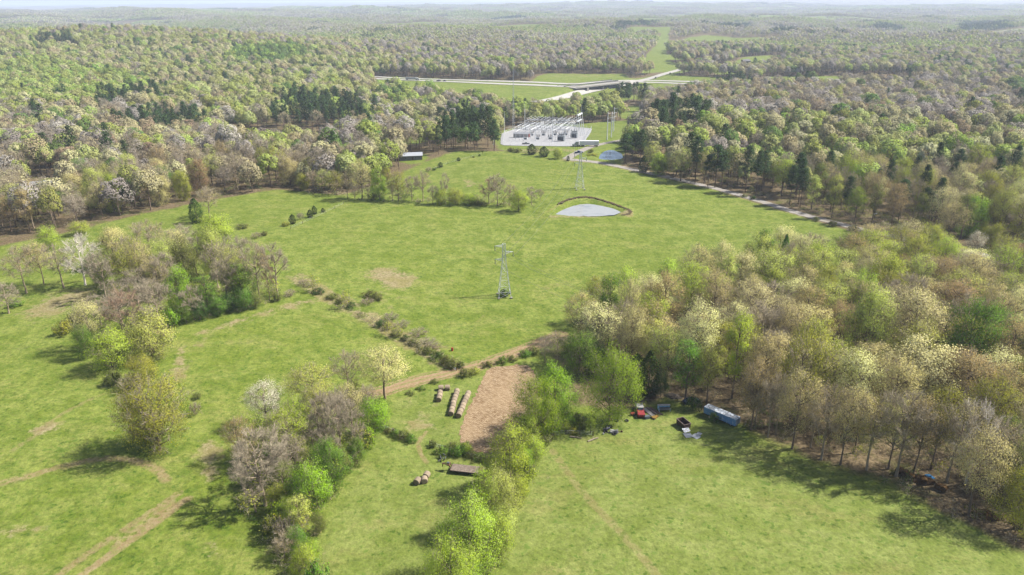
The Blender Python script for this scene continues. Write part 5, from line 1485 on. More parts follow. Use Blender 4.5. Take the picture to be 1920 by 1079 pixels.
def substation():
    c00, c10, c11, c01 = (at2(948, 270), at2(1088, 272), at2(1106, 243), at2(990, 239))
    def P(u, v):
        q = (c00 * (1 - u) + c10 * u) * (1 - v) + (c01 * (1 - u) + c11 * u) * v
        return (q[0], q[1], gz(*q) + .22)
    ang = math.atan2((c10 - c00)[1], (c10 - c00)[0])
    PORC = plain('porcelain', alb(196, 192, 190), .3, 0, .5, .1, 3)
    TANK = plain('transformer_paint', alb(190, 198, 206), .5, 0, .4, .12, 1)
    WHT = plain('white_cladding', alb(236, 236, 234), .6, 0, .3, .08, .5)
    REDB = plain('brick_red', alb(150, 70, 58), .8, var=.2)
    # bus gantries
    g = empty('bus_gantry', (0, 0, 0), 0)
    for s in (-1, 1):
        MB().box((s * 5, 0, .2), (1, 1, .4)).cyl((s * 5, 0, .3), (s * 5, 0, 8), .16, .12, 6).build('post', STEEL, g)
    MB().box((0, 0, 8.1), (11.5, .3, .35)).build('beam', STEEL, g)
    for x in (-3.6, 0, 3.6): MB().cyl((x, 0, 8.3), (x, 0, 10.1), .2, .12, 6).build('insulator', PORC, g)
    MB().path([(-3.6, -9, 10.2), (-3.6, 9, 10.2)], .09, 4).path([(0, -9, 10.2), (0, 9, 10.2)], .09, 4).path([(3.6, -9, 10.2), (3.6, 9, 10.2)], .09, 4).build('busbar', STEEL, g)
    spots = [(u, v) for v in (.2, .36, .52, .68, .84, .96) for u in (.10, .27, .44, .61, .76)]
    for k, (u, v) in enumerate(spots):
        o = g if k == 0 else copy_tree(g)
        o.location = P(u, v); o.rotation_euler.z = ang + (.0 if (k % 3) else PI / 2)
        tag(o, 'grey steel busbar gantry standing in rows on the substation pad', 'gantry', 'steel busbar gantries on the substation pad')
    # breakers
    b = empty('circuit_breaker', (0, 0, 0))
    MB().box((0, 0, .8), (2.6, 1.0, 1.2), bev=.05).build('cabinet', TANK, b)
    MB().box((0, 0, 1.7), (3.4, 1.1, .35)).build('frame', STEEL, b)
    for x in (-1.2, 0, 1.2):
        MB().cyl((x, -.3, 1.8), (x * 1.2, -1.1, 4.2), .26, .14, 7).build('bushing', PORC, b)
        MB().cyl((x, .3, 1.8), (x * 1.2, 1.1, 4.2), .26, .14, 7).build('bushing', PORC, b)
    for k, (u, v) in enumerate([(u, v) for v in (.28, .60) for u in (.18, .36, .54, .70)]):
        o = b if k == 0 else copy_tree(b)
        o.location = P(u, v); o.rotation_euler.z = ang
        tag(o, 'grey circuit breaker with slanted bushings between the busbar gantries', 'breaker', 'circuit breakers on the substation pad')
    # transformers
    t = empty('power_transformer', (0, 0, 0))
    MB().box((0, 0, 2.4), (5.4, 2.8, 3.8), bev=.15).build('tank', TANK, t)
    for s in (-1, 1):
        r = MB()
        for q in np.linspace(-2.3, 2.3, 9): r.box((q, s * 2.0, 2.4), (.16, 1.1, 3.2))
        r.build('radiator', TANK, t)
    for x in (-1.6, 0, 1.6): MB().cyl((x, 0, 4.2), (x * 1.3, -.5, 6.8), .28, .12, 7).build('bushing', PORC, t)
    MB().cyl((-2.2, .9, 5.0), (2.2, .9, 5.0), .45, .45, 10).build('conservator', TANK, t)
    for k, (u, v, l) in enumerate([(.72, .16, 'bulky grey power transformer at the front right of the substation'), (.86, .36, 'grey power transformer beside the tall dead-end frame')]):
        o = t if k == 0 else copy_tree(t)
        o.location = P(u, v); o.rotation_euler.z = ang; tag(o, l, 'transformer')
    # tall dead-end frame at the right
    p = P(.90, .55)
    d = empty('dead_end_frame', p, ang); tag(d, 'tall grey steel dead-end frame with splayed legs on the substation right side', 'steel frame')
    for s in (-6, 0, 6):
        l = MB()
        for e in (-1, 1):
            l.cyl((e * 3.0, s, 0), (e * .5, s, 17), .3, .18, 6)
        for z in (4, 8, 12): l.cyl((-3 * (1 - z / 20), s, z), (3 * (1 - z / 20), s, z), .1, .1, 4)
        l.build('leg_pair', STEEL, d)
    MB().box((0, 0, 17.1), (1.3, 14, .7)).build('beam', STEEL, d)
    MB().box((0, 0, 12.2), (1.0, 13, .5)).build('beam', STEEL, d)
    for s in (-6, 6): MB().cyl((0, s, 17.4), (0, s, 24), .14, .04, 5).build('spike', STEEL, d)
    # lightning poles
    for px, yb, yt, l in [(946, 248, 209, 'slim lightning pole at the left back of the substation'), (984, 240, 195, 'slim lightning pole at the back fence of the substation'), (1036, 268, 213, 'tall lightning pole at the front middle of the substation'), (926, 272, 226, 'slim lightning pole among the pines left of the substation')]:
        q = at(px, yb); h = 1.0
        while proj([q.x, q.y, q.z + h])[0, 1] > yt: h += .25
        o = MB().cyl((0, 0, 0), (0, 0, h), .34, .07, 8).box((0, 0, .15), (1.2, 1.2, .3)).build('lightning_pole', STEEL)
        o.location = q; tag(o, l, 'pole')
    # guyed lattice mast
    q = at(963, 243); h = 30.0
    while proj([q.x, q.y, q.z + h])[0, 1] > 131: h += .5
    m = empty('radio_mast', q); tag(m, 'very tall thin lattice mast rising behind the substation', 'mast')
    lattice(MB(), 2.8, .5, h, 0, 26, .08, .04, .55).build('shaft', STEEL, m)
    MB().cyl((0, 0, h), (0, 0, h + 3), .06, .03, 5).build('antenna', STEEL, m)
    # steel line poles by the pond
    for k, (px, yb, yt, l) in enumerate([(1138, 263, 211, 'front steel pole with short arms by the access road'), (1146, 258, 211, 'middle steel pole with short arms by the access road'), (1150, 247, 202, 'rear steel pole with short arms behind the other two')]):
        q = at(px, yb); h = 5.0
        while proj([q.x, q.y, q.z + h])[0, 1] > yt: h += .25
        o = empty('transmission_pole', q, .3); tag(o, l, 'power pole')
        MB().cyl((0, 0, 0), (0, 0, h), .42, .2, 10).build('shaft', STEEL, o)
        for z in (h * .94, h * .78, h * .62):
            MB().cyl((0, 0, z), (3.1, 0, z + .5), .13, .08, 6).build('arm', STEEL, o)
            MB().cyl((3.0, 0, z + .4), (3.0, 0, z - 1.3), .12, .12, 6).build('insulator', PORC, o)
    # control house, store boxes
    q = P(.06, .48)
    hs = empty('control_house', q, ang + .1); tag(hs, 'white control house with a reddish end wall on the substation left side', 'building')
    MB().box((0, 0, 1.7), (13, 5.4, 3.4)).build('wall', WHT, hs)
    MB().prism([(-3.0, 3.42), (3.0, 3.42), (0, 4.4)], 'x', -6.9, 6.9).build('roof', plain('metal_roof', alb(220, 222, 226), .4, .3, .4, .1), hs)
    MB().box((6.54, 0, 1.7), (.08, 5.2, 3.3)).build('end_wall', REDB, hs)
    MB().box((2, -2.74, 1.1), (1.1, .08, 2.1)).build('door', TANK, hs)
    for k, (px, py, c, l) in enumerate([(1098, 272, 'brick', 'small reddish site cabin right of the parked semi trailer'), (1094, 274, 'white', 'small white site cabin right of the parked semi trailer')]):
        o = empty('site_cabin', at(px, py), ang); tag(o, l, 'cabin')
        MB().box((0, 0, 1.25), (2.4, 1.8, 2.5)).build('wall', REDB if c == 'brick' else WHT, o)
        MB().box((0, 0, 2.56), (2.7, 2.1, .12)).build('roof', WHT, o); MB().box((0, -.93, 1.05), (.8, .06, 1.95)).build('door', TANK, o)
    # fence round the pad
    L = wpoly([(943, 273), (1091, 275), (1109, 242), (1050, 237), (987, 237), (945, 251), (943, 273)])
    f = empty('chain_link_fence', (L[0][0], L[0][1], 0)); tag(f, 'wire mesh security fence on posts around the substation pad', 'fence')
    ps, rl = [], MB()
    for a, b_ in zip(L[:-1], L[1:]):
        n = max(2, int(np.linalg.norm(b_ - a) / 5.5))
        for i in range(n):
            x, y = a + (b_ - a) * i / n - L[0]; ps.append((x, y, gz(x + L[0][0], y + L[0][1])))
    ps.append(ps[0])
    for a, b_ in zip(ps[:-1], ps[1:]):
        for z in (.3, .9, 1.5, 2.1, 2.5): rl.cyl((a[0], a[1], a[2] + z), (b_[0], b_[1], b_[2] + z), .03, .03, 3, False)
    rl.build('wire_mesh', STEEL, f)
    po = None
    for x, y, z in ps[:-1][:98]:
        if po is None: po = MB().cyl((0, 0, 0), (0, 0, 2.7), .06, .06, 5).build('post', STEEL, f); o = po
        else:
            o = po.copy(); COL.objects.link(o); o.parent = f
        o.location = (x, y, z)
    # vehicles
    W, Dk = paint('white', alb(238, 240, 242)), paint('black', (.015, .016, .02))
    q = at(1088, 275); semi(q, PI - .06, W, plain('trailer_grey', (.62, .62, .64), .5, 0, .4, .08, .3), 'semi truck with a long pale grey trailer parked before the substation', 13.5)
    pickup(at(986, 271.5), 0.05, Dk, 'black pickup parked on the gravel before the substation')
    pickup(at(1085, 288), 0.25, paint('blue', alb(40, 84, 150)), 'bright blue pickup driving the access road by the pond')
substation()

# ------------------------------------------------------------------ pylons and wires
def pylon(px, py, rz, label, H=20.5):
    q = at(px, py)
    r = empty('lattice_pylon', q, rz); tag(r, label, 'pylon')
    b = MB(); lattice(b, 4.6, 1.3, H * .68, 0, 6, .08, .036); lattice(b, 1.3, 1.0, H * .32, H * .68, 5, .07, .034)
    b.build('tower_body', STEEL, r)
    f = MB()
    for sx in (-1, 1):
        for sy in (-1, 1): f.box((sx * 2.3, sy * 2.3, .2), (.8, .8, .5))
    f.build('footing', plain('bridge_concrete', alb(205, 200, 192), .9), r)
    for z, s in ((H * .96, -1), (H * .84, 1), (H * .71, -1)):
        a = MB()
        for y in (-.35, .35): a.cyl((s * .5, y, z + .35), (s * 3.3, 0, z + .1), .07, .05, 4); a.cyl((s * .5, y, z - .5), (s * 3.3, 0, z + .1), .06, .05, 4)
        for t in (.35, .65): a.cyl((s * (.5 + 2.8 * t), 0, z + .25), (s * (.5 + 2.8 * t), 0, z - .35 * (1 - t)), .04, .04, 3)
        ao = a.build('cross_arm', STEEL, r)
        MB().cyl((s * 3.3, 0, z + .1), (s * 3.3, 0, z - 1.7), .13, .13, 6).build('insulator', plain('glass_insulator', (.12, .13, .14), .3), ao)
    return q, rz

def wire(a, b, sag, label, group):
    pts = [Vector(a).lerp(Vector(b), t) + Vector((0, 0, -4 * sag * t * (1 - t))) for t in np.linspace(0, 1, 15)]
    o = MB().path(pts, .035, 4).build('power_line', plain('conductor', alb(190, 192, 180), .4, .7, .5, .05))
    tag(o, label, 'cable', group)

def lines():
    q1, a1 = pylon(946, 556, .12, 'nearer lattice pylon standing in the middle of the green pasture')
    q2, a2 = pylon(1087, 355, .12, 'farther lattice pylon beyond the farm pond')
    H = 20.5
    for s, z in ((-3.3, H * .96 - 1.6), (3.3, H * .84 - 1.6), (-3.3, H * .71 - 1.6)):
        e = lambda q: (q.x + s * math.cos(.12), q.y + s * math.sin(.12), q.z + z)
        wire(e(q1), e(q2), 3.5, 'thin conductor strung between the two lattice pylons', 'conductors between the pylons')
        q3 = Vector((q2.x + (q2.x - q1.x) * 1.35, q2.y + (q2.y - q1.y) * 1.35, gz(q2.x, q2.y) - 14))
        p = at(1084, 249)
        wire(e(q2), (p.x + s, p.y, p.z + 16), 5, 'thin conductor from the far pylon to the substation frame', 'conductors into the substation')
        q0 = at(1330, 735)
        wire(e(q1), (q0.x + s, q0.y, q0.z + z + 1), 2.5, 'thin conductor running from the near pylon over the right wood', 'conductors over the right wood')
lines()

# ------------------------------------------------------------------ houses
def house(loc, rz, L, Wd, h, roofh, wallc, roofc, label, chimney=False, name='house', windows=3):
    r = empty(name, loc, rz); tag(r, label, 'house' if name == 'house' else 'building')
    MB().box((0, 0, h / 2), (L, Wd, h)).prism([(-Wd / 2 + .01, h), (Wd / 2 - .01, h), (0, h + roofh - .12)], 'x', -L / 2 + .01, L / 2 - .01).build('wall', wallc, r)
    rf = MB()
    for s in (-1, 1):
        rf.prism([(s * (Wd / 2 + .4), h - roofh * .8 / Wd), (0, h + roofh), (0, h + roofh + .16), (s * (Wd / 2 + .4), h - roofh * .8 / Wd + .16)], 'x', -L / 2 - .4, L / 2 + .4)
    ro = rf.build('roof', roofc, r)
    if chimney: MB().box((L * .2, Wd * .1, h + roofh), (.8, .8, 1.6)).build('chimney', plain('brick_red', alb(150, 70, 58)), ro)
    for s in (-1, 1):
        for k in range(windows):
            x = -L / 2 + L * (k + .7) / (windows + .4)
            w = MB().box((x, s * (Wd / 2 + .03), h * .56), (1.1, .08, 1.2)).build('window', plain('window_frame', alb(230, 230, 228)), r)
            MB().box((x, s * (Wd / 2 + .08), h * .56), (.9, .04, 1.0)).build('pane', GLASS, w)
    MB().box((L * .08, -Wd / 2 - .04, 1.05), (1.0, .08, 2.1)).build('door', plain('door_paint', alb(120, 96, 80)), r)
    return r

def houses():
    WH = plain('white_siding', alb(240, 240, 238), .6, var=.08, scale=.4); GR = plain('grey_shingles', alb(150, 148, 150), .9, var=.15, scale=.6)
    WR = plain('white_metal_roof', alb(236, 240, 246), .4, .2, .4, .08, .4); BR = plain('tan_siding', alb(186, 170, 150), .8); BL = plain('blue_metal', alb(130, 150, 190), .4, .3)
    house(at(88, 353), .35, 16, 6.5, 3.0, 1.3, WH, WR, 'white mobile home with a white roof among the grey trees', windows=4)
    house(at(1485, 110), .1, 22, 11, 4, 3.4, BR, GR, 'grey roofed farmhouse on the far clearing edge', True)
    house(at(1463, 124), -.2, 12, 8, 3, 1.8, WH, WR, 'pale shed below the grey roofed farmhouse', name='shed', windows=1)
    house(at(1412, 82), .3, 20, 10, 4, 3, WH, GR, 'tiny far white house right of the power line corridor', windows=3)
    house(at(1398, 118), .2, 14, 9, 3.5, 2.4, BR, GR, 'small brown house among trees by the lower road', windows=2)
    house(at(770, 299), .15, 15, 8, 3.0, 1.4, GR, WR, 'white roofed metal shed beyond the crest of the far hill', name='metal_shed', windows=2)
    house(at(1890, 552), -.3, 15, 9, 3.2, 2.2, BR, GR, 'grey roofed house half hidden in the right wood', True)
    house(at(200, 60), .2, 24, 10, 4, 3, WH, WR, 'tiny white farmhouse far off on the left', windows=3)
    house(at(310, 45), -.2, 26, 12, 5, 3, WH, WR, 'tiny pale barn far off behind the left hill', name='barn', windows=2)
    car(at(1800, 478), head((1795, 476), (1808, 479)), paint('white', alb(238, 240, 242)), 'white car parked on the house drive by the right wood')
    car(at(758, 300), .4, paint('white', alb(238, 240, 242)), 'white car parked beside the white roofed metal shed')
    # pole with a lamp at the road bend
    q = at(1631, 437); o = empty('utility_pole', q); tag(o, 'wooden utility pole with a pale lamp at the gravel road bend', 'pole')
    MB().cyl((0, 0, 0), (0, 0, 9.2), .18, .12, 8).build('shaft', plain('pole_wood', alb(120, 100, 84), .9), o)
    MB().cyl((0, 0, 8.8), (1.1, 0, 9.2), .04, .04, 5).build('arm', STEEL, o); MB().box((1.35, 0, 9.2), (.7, .3, .18), bev=.06).build('lamp_head', plain('white_siding', alb(240, 240, 238)), o)
houses()

# ------------------------------------------------------------------ farm things in the near fields
HAY = None
def hay_mat(name, a, b, c):
    m, nt, out = nodes(name); g = G(nt); o = g.obj()
    rr_ = g.n('ShaderNodeObjectInfo').outputs['Random']
    n1 = g.noise(o, 7, 4, .8); n2 = g.noise(o, 1.6, 3, .6)
    w = g.wave(g.map(o, (1, 1, 1)), 3.5, 1.2, 2)
    col = g.mix(g.rng(n1, .3, .7), a, b); col = g.mix(g.rng(w, .5, .9, 0, .4), col, c); col = g.mix(g.rng(n2, .5, .7, 0, .6), col, c)
    col = g.mix(1.0, col, g.rng(rr_, 0, 1, .82, 1.12, False), 'MULTIPLY')
    g.pbsdf(out, col, .95, .1, 0, g.bump(n1, .8, .06))
    return m

def bale_mesh(mat, r=.78, l=1.46):
    b = MB(); n = 22
    xs = [-l / 2, -l / 2 + .05, -l / 4, 0, l / 4, l / 2 - .05, l / 2]; rs = [.72, .97, 1.0, 1.01, 1.0, .97, .72]
    V = [(x, math.cos(2 * PI * i / n) * r * k, r * .97 + math.sin(2 * PI * i / n) * r * k * (.97 if math.sin(2 * PI * i / n) > 0 else 1.0) * (1 if math.sin(2 * PI * i / n) > -.9 else .95)) for x, k in zip(xs, rs) for i in range(n)]
    F = [(j * n + i, j * n + (i + 1) % n, (j + 1) * n + (i + 1) % n, (j + 1) * n + i) for j in range(len(xs) - 1) for i in range(n)]
    F += [tuple(range(n - 1, -1, -1)), tuple(range((len(xs) - 1) * n, len(xs) * n))]
    b.add(V, F)
    return b.build('hay_bale', mat)

def bales():
    hm = hay_mat('hay', alb(172, 150, 122), alb(222, 202, 172), alb(196, 184, 168)); old = hay_mat('old_hay', alb(84, 62, 36), alb(150, 116, 66), alb(70, 54, 38))
    proto_ = bale_mesh(hm); proto_old = bale_mesh(old, .74, 1.3)
    used = {id(proto_): False, id(proto_old): False}
    def put(src, x, y, rz, label, group):
        o = src if not used[id(src)] else src.copy()
        if used[id(src)]: COL.objects.link(o)
        used[id(src)] = True
        o.location = (x, y, gz(x, y) - .03); o.rotation_euler = (0, 0, rz)
        tag(o, label, 'hay bale', group)
    ordn = ['near end', 'second', 'third', 'fourth', 'fifth', 'sixth', 'seventh', 'eighth', 'ninth', 'tenth', 'eleventh']
    rb = random.Random(4)
    for a, b, nm, grp in (((845, 781), (858, 733), 'left long row', 'bales in the left long row'), ((860, 785), (881, 735), 'right long row beside the stubble', 'bales in the right long row'), ((823, 755), (827, 734), 'short row', 'bales in the short row')):
        A, B = at2(*a), at2(*b); d = (B - A) / np.linalg.norm(B - A); n = int(np.linalg.norm(B - A) / 1.6)
        for i in range(n):
            q = A + d * (.75 + 1.6 * i) + np.array([-d[1], d[0]]) * rb.uniform(-.08, .08)
            l = f'weathered round bale at the near end of the {nm}' if i == 0 else (f'weathered round bale at the far end of the {nm}' if i == n - 1 else f'weathered round bale, {ordn[i]} from the near end of the {nm}')
            put(proto_, q[0], q[1], math.atan2(d[1], d[0]) + rb.uniform(-.05, .05), l, grp)
    for (px, py), rz, l in [((827, 731.5), .1, 'weathered round bale lying crosswise behind the short row'), ((839, 731), .05, 'smaller looking bale right of the crosswise one')]:
        q = at2(px, py); put(proto_, q[0], q[1], rz, l, 'bales by the short row')
    for (px, py), rz, l in [((783, 907), 1.2, 'left bale of the three loose bales in the paddock'), ((796, 905), 1.75, 'front right bale of the three loose bales in the paddock'), ((800, 896), 1.3, 'rear bale of the three loose bales in the paddock')]:
        q = at2(px, py); put(proto_, q[0], q[1], rz, l, 'three loose bales in the paddock')
    for (px, py), rz, l in [((1686, 887), .4, 'dark rotting bale at the left end of the shaded heap'), ((1697, 892), .5, 'dark rotting bale second from left in the shade'), ((1706, 898), .3, 'dark rotting bale against the brown hay mound'), ((1731, 907), 1.0, 'dark rotting bale in front of the brown hay mound'), ((1759, 917), .8, 'dark rotting bale lying apart at the wood edge'), ((1768, 921), .7, 'dark rotting bale touching the one at the wood edge')]:
        q = at2(px, py); put(proto_old, q[0], q[1], rz, l, 'rotting bales in the wood shade')
    rg = np.random.default_rng(8)
    for (px, py), s, l in [((1722, 899), (3.4, 1.8, 1.2), 'yellow-brown mound of loose hay under the wood edge'), ((1848, 966), (3.0, 1.8, 1.1), 'brown mound of old hay by the lower right corner tree'), ((1262, 744), (2.6, 1.5, 1.0), 'dark brush heap in the shade of the wood')]:
        n, k = 20, 7; V = []
        for j in range(k):
            t = j / (k - 1)
            for i in range(n):
                a = 2 * PI * i / n; w = (1 - t ** 1.6) * (1 + rg.normal(0, .07))
                V.append((math.cos(a) * s[0] * w, math.sin(a) * s[1] * w, s[2] * t * (1 + rg.normal(0, .06)) - .05))
        F = [(j * n + i, j * n + (i + 1) % n, (j + 1) * n + (i + 1) % n, (j + 1) * n + i) for j in range(k - 1) for i in range(n)]
        o = MB().add(V, F).build('brush_heap' if 'brush' in l else 'hay_mound', old if 'brush' not in l else plain('brush', (.05, .04, .03), .95, var=.5, scale=3)); o.location = at(px, py); o.rotation_euler.z = -.4; tag(o, l, 'mound')
    o = MB().box((0, 0, .35), (1.7, 1.0, .5), bev=.25, taper=(.7, .6)).box((.3, -.3, .12), (1.9, 1.3, .1), rz=.3).build('tarpaulin', plain('blue_tarp', alb(40, 130, 190), .5, var=.2)); o.location = at(1739, 895); tag(o, 'bright blue tarpaulin bundle behind the hay mound', 'tarp')
bales()

def farm():
    WOODD = plain('grey_deck_boards', alb(176, 158, 142), .9, 0, .2, .35, 1.8, alb(110, 84, 66), .6)
    DRK = plain('rusty_frame', (.05, .03, .022), .8, 0, .3, .3, 2, RUST, .55)
    # gooseneck flatbed
    q = at(877, 886); rz = math.atan2(-.2, 1)
    r = empty('flatbed_trailer', q, rz); tag(r, 'long gooseneck flatbed trailer with worn plank deck beside the tree line', 'trailer')
    d = MB()
    for k in range(9): d.box((0, -1.16 + .29 * k, .98), (7.6, .27, .07))
    d.build('deck', WOODD, r)
    f = MB()
    for y in (-1.2, 1.2): f.box((0, y, .84), (7.7, .14, .2))
    for y in (-.5, .5): f.box((0, y, .72), (7.4, .14, .26))
    for x in np.linspace(-3.6, 3.6, 9): f.box((x, 0, .9), (.1, 2.26, .08))
    f.box((-3.86, 0, .82), (.14, 2.5, .3)).box((3.86, 0, .82), (.14, 2.5, .3))
    f.build('frame', DRK, r)
    nk = MB()
    for y in (-.45, .45): nk.cyl((-3.8, y, .85), (-4.3, y * .8, 1.75), .12, .12, 6); nk.cyl((-4.3, y * .8, 1.75), (-6.0, y * .25, 1.72), .12, .1, 6)
    nk.cyl((-6.0, 0, 1.8), (-6.0, 0, .75), .11, .09, 8).box((-4.5, 0, 1.7), (.7, 1.1, .2)).cyl((-4.4, 0, 1.6), (-4.4, 0, .05), .07, .07, 6)
    nk.build('gooseneck', DRK, r)
    for x in (1.3, 2.2):
        for y in (-.95, .95): wheel(x, y, .38, .26, r)
    rm = MB()
    for y in (-.7, .7): rm.box((4.45, y, .62), (1.4, .75, .1), ry=.55)
    rm.build('ramp', DRK, r)
    MB().box((-4.6, 0, 1.98), (.6, .5, .36), bev=.05).build('tool_box', CHROME, r)
    MB().box((3.2, .3, 1.12), (.9, 1.5, .2), rz=.2, bev=.05).build('wheel_chock', DRK, r)
    b = MB(); rr_ = random.Random(3)
    for k in range(7): b.box((rr_.uniform(-.7, .7), rr_.uniform(-.8, .8), .25 + .12 * k), (rr_.uniform(.5, 1.1), .16, .3), rr_.uniform(0, 3), rr_.uniform(-.4, .4))
    o = b.build('scrap_metal', CHROME); o.location = at(830, 862); tag(o, 'small heap of pale scrap metal behind the trailer gooseneck', 'scrap')

    # blue semi trailer body
    g1 = at(1378, 803); u = Vector((-.70, .714, 0)); w = Vector((.714, .70, 0)); L = 9.2
    c = g1 + u * (L / 2) + w * 1.15
    r = empty('box_trailer', (c.x, c.y, gz(c.x, c.y)), math.atan2(u.y, u.x)); tag(r, 'old pale blue box trailer with a streaky roof at the wood edge', 'trailer')
    BLU = plain('faded_blue_panels', (.12, .24, .42), .55, 0, .4, .18, .9, (.36, .42, .48), .6)
    MB().box((0, 0, 1.55), (L, 2.2, 1.8), bev=.05).build('body', BLU, r)
    rb = MB()
    for k in range(15):
        for s in (-1, 1): rb.box((-L / 2 + .35 + k * (L - .7) / 14, s * 1.115, 1.55), (.07, .05, 1.7))
    rb.build('side_rib', plain('blue_rib', (.13, .22, .35), .55), r)
    MB().box((0, 0, 2.48), (L - .04, 2.16, .05)).build('roof', plain('streaky_roof', (.40, .44, .49), .6, 0, .3, .25, 1.0, alb(150, 136, 124), .55), r)
    for y in (-.56, .56):
        dr = MB().box((-L / 2 - .03, y, 1.55), (.06, 1.04, 1.68)).build('rear_door', plain('rear_door_paint', alb(150, 172, 196), .55, dirt=RUST), r)
        MB().cyl((-L / 2 - .08, y * .4, .75), (-L / 2 - .08, y * .4, 2.35), .03, .03, 5).build('lock_bar', CHROME, dr)
    MB().box((.3, 0, .58), (L - 1, 1.1, .2)).build('chassis', DRK, r)
    for y in (-.8, .8):
        wheel(-L / 2 + 1.4, y, .48, .3, r); MB().box((L / 2 - 2, y, .32), (.14, .14, .62)).build('landing_leg', DRK, r)

    # red and white old truck facing the camera
    q = at(1200, 776); r = empty('farm_truck', q, R(-92)); tag(r, 'old red farm truck with a white cab roof parked under the big oak', 'truck')
    RED = plain('faded_red', alb(182, 60, 62), .6, 0, .3, .2, 1.5, alb(196, 150, 146), .66)
    MB().prism([(.4, .55), (2.6, .55), (2.7, .8), (2.6, 1.25), (1.0, 1.4), (.4, 1.4)], 'y', -.9, .9).build('bonnet', RED, r)
    for y in (-.88, .88): MB().box((1.9, y, .85), (1.1, .3, .5), bev=.12).build('fender', RED, r)
    cb = MB().prism([(-.9, .55), (.4, .55), (.45, 1.4), (.15, 1.95), (-.9, 1.95)], 'y', -.86, .86).build('cab', RED, r)
    MB().prism([(.45, 1.45), (.48, 1.45), (.2, 1.9), (.17, 1.9)], 'y', -.76, .76).build('windscreen', GLASS, cb)
    MB().box((-.4, 0, 2.0), (1.3, 1.75, .1), bev=.1).build('cab_roof', plain('white_paint', alb(232, 228, 226), .5), cb)
    MB().box((-2.3, 0, .85), (2.6, 1.9, .12)).box((-2.3, .92, 1.15), (2.6, .06, .5)).box((-2.3, -.92, 1.15), (2.6, .06, .5)).build('flat_bed', plain('white_paint', alb(232, 228, 226), .5), r)
    for x in (-2.4, 1.9):
        for y in (-.85, .85): wheel(x, y, .42, .24, r)
    for y in (-.62, .62): MB().cyl((2.68, y, 1.0), (2.74, y, 1.0), .13, .13, 8).build('headlight', CHROME, r)
    # red tiller
    r = empty('tiller', at(1186, 779), .5); tag(r, 'small orange-red tiller left of the old red truck', 'implement')
    ORG = plain('orange_red', alb(160, 72, 50), .5, dirt=RUST)
    MB().box((0, 0, .55), (1.1, .7, .4), bev=.1).build('engine_cover', ORG, r); MB().cyl((-.5, 0, .7), (-1.5, 0, 1.1), .04, .04, 5).cyl((-1.5, -.4, 1.1), (-1.5, .4, 1.1), .03, .03, 5).build('handle', DRK, r)
    for y in (-.45, .45): wheel(.2, y, .3, .14, r)
    MB().cyl((.9, -.5, .25), (.9, .5, .25), .26, .26, 9).build('tine_drum', ORG, r)
    # boards and sheets beside the truck
    st = [plain('pale_sheet', alb(206, 202, 196), .5, .3, .4, .15), plain('old_lumber', alb(150, 128, 116), .9, var=.3), plain('grey_lumber', alb(170, 156, 150), .9, var=.3)]
    for k, (px, py, rz, dm, m, nm, l) in enumerate([(1216, 774, -1.05, (4.0, 1.2, .12), 0, 'metal_sheet', 'long pale metal sheet sloping from the red truck'), (1222, 772, -1.0, (3.8, .5, .3), 2, 'plank_bundle', 'grey plank bundle beside the pale metal sheet'), (1229, 772, -.95, (4.0, .6, .25), 1, 'plank_bundle', 'brown plank bundle right of the grey planks'),
                                                    (1234, 775, -.8, (3.0, .4, .2), 1, 'plank_bundle', 'short brown plank bundle at the right end of the lumber')]):
        b = MB()
        n = 5 if 'plank' in nm else 1
        for i in range(n): b.box((random.Random(i + k).uniform(-.15, .15), -dm[1] / 2 + dm[1] * (i + .5) / n, .2 + .05 * (i % 2)), (dm[0], dm[1] / n * .92, dm[2]), ry=.06)
        o = b.build(nm, st[m]); o.location = at(px, py); o.rotation_euler.z = rz; tag(o, l, 'building material')
    o = MB().box((0, 0, .35), (1.5, .9, .7), bev=.1).box((0, 0, .76), (1.3, .8, .1)).build('metal_crate', plain('blue_grey', alb(120, 130, 140), .5)); o.location = at(1213, 785); o.rotation_euler.z = .3; tag(o, 'blue-grey crate at the foot of the metal sheet', 'crate')
    YEL = plain('machine_yellow', alb(178, 142, 62), .5, dirt=RUST)
    r = empty('mower_deck', at(1226, 785), .6); tag(r, 'rusty yellow mower deck at the foot of the lumber', 'implement')
    MB().cyl((0, 0, .2), (0, 0, .5), .7, .6, 10).box((.8, 0, .35), (1.2, .8, .25), bev=.1).build('deck', YEL, r)
    for y in (-.6, .6): wheel(-.5, y, .22, .14, r)
    wheel(1.4, 0, .3, .18, r)
    # blue truck bed
    r = empty('truck_bed', at(1245, 770), .02); tag(r, 'light blue and white truck bed standing on posts on the grass', 'truck bed')
    LB = plain('light_blue', (.2, .38, .52), .5, dirt=alb(230, 232, 234), dirt_at=.55)
    MB().box((0, .75, .95), (3.3, .12, .75)).build('side_panel', LB, r); MB().box((-1.6, 0, .85), (.14, 1.6, .9)).build('side_panel', LB, r)
    MB().box((0, .55, 1.36), (3.4, .7, .08)).build('top_rail', plain('white_paint', alb(232, 228, 226), .5), r)
    MB().box((0, 0, .6), (3.2, 1.5, .08)).build('floor', CHROME, r)
    for x in (-1.4, 1.5):
        for y in (-.65, .65): MB().box((x, y, .4), (.12, .12, .9)).build('leg', LB, r)
    # brown open dump box with panels lying before it
    d = Vector((.40, -.92, 0)); c = at(1281, 800)
    r = empty('dump_box', (c.x, c.y, gz(c.x, c.y)), math.atan2(d.y, d.x)); tag(r, 'open topped brown metal box standing on the pasture', 'dump box')
    BRN = plain('brown_steel', (.055, .032, .028), .75, 0, .3, .3, 1.5, RUST, .6)
    b = MB().box((0, 0, .45), (3.2, 1.9, .1))
    for y in (-.95, .95): b.box((0, y, 1.0), (3.3, .08, 1.2))
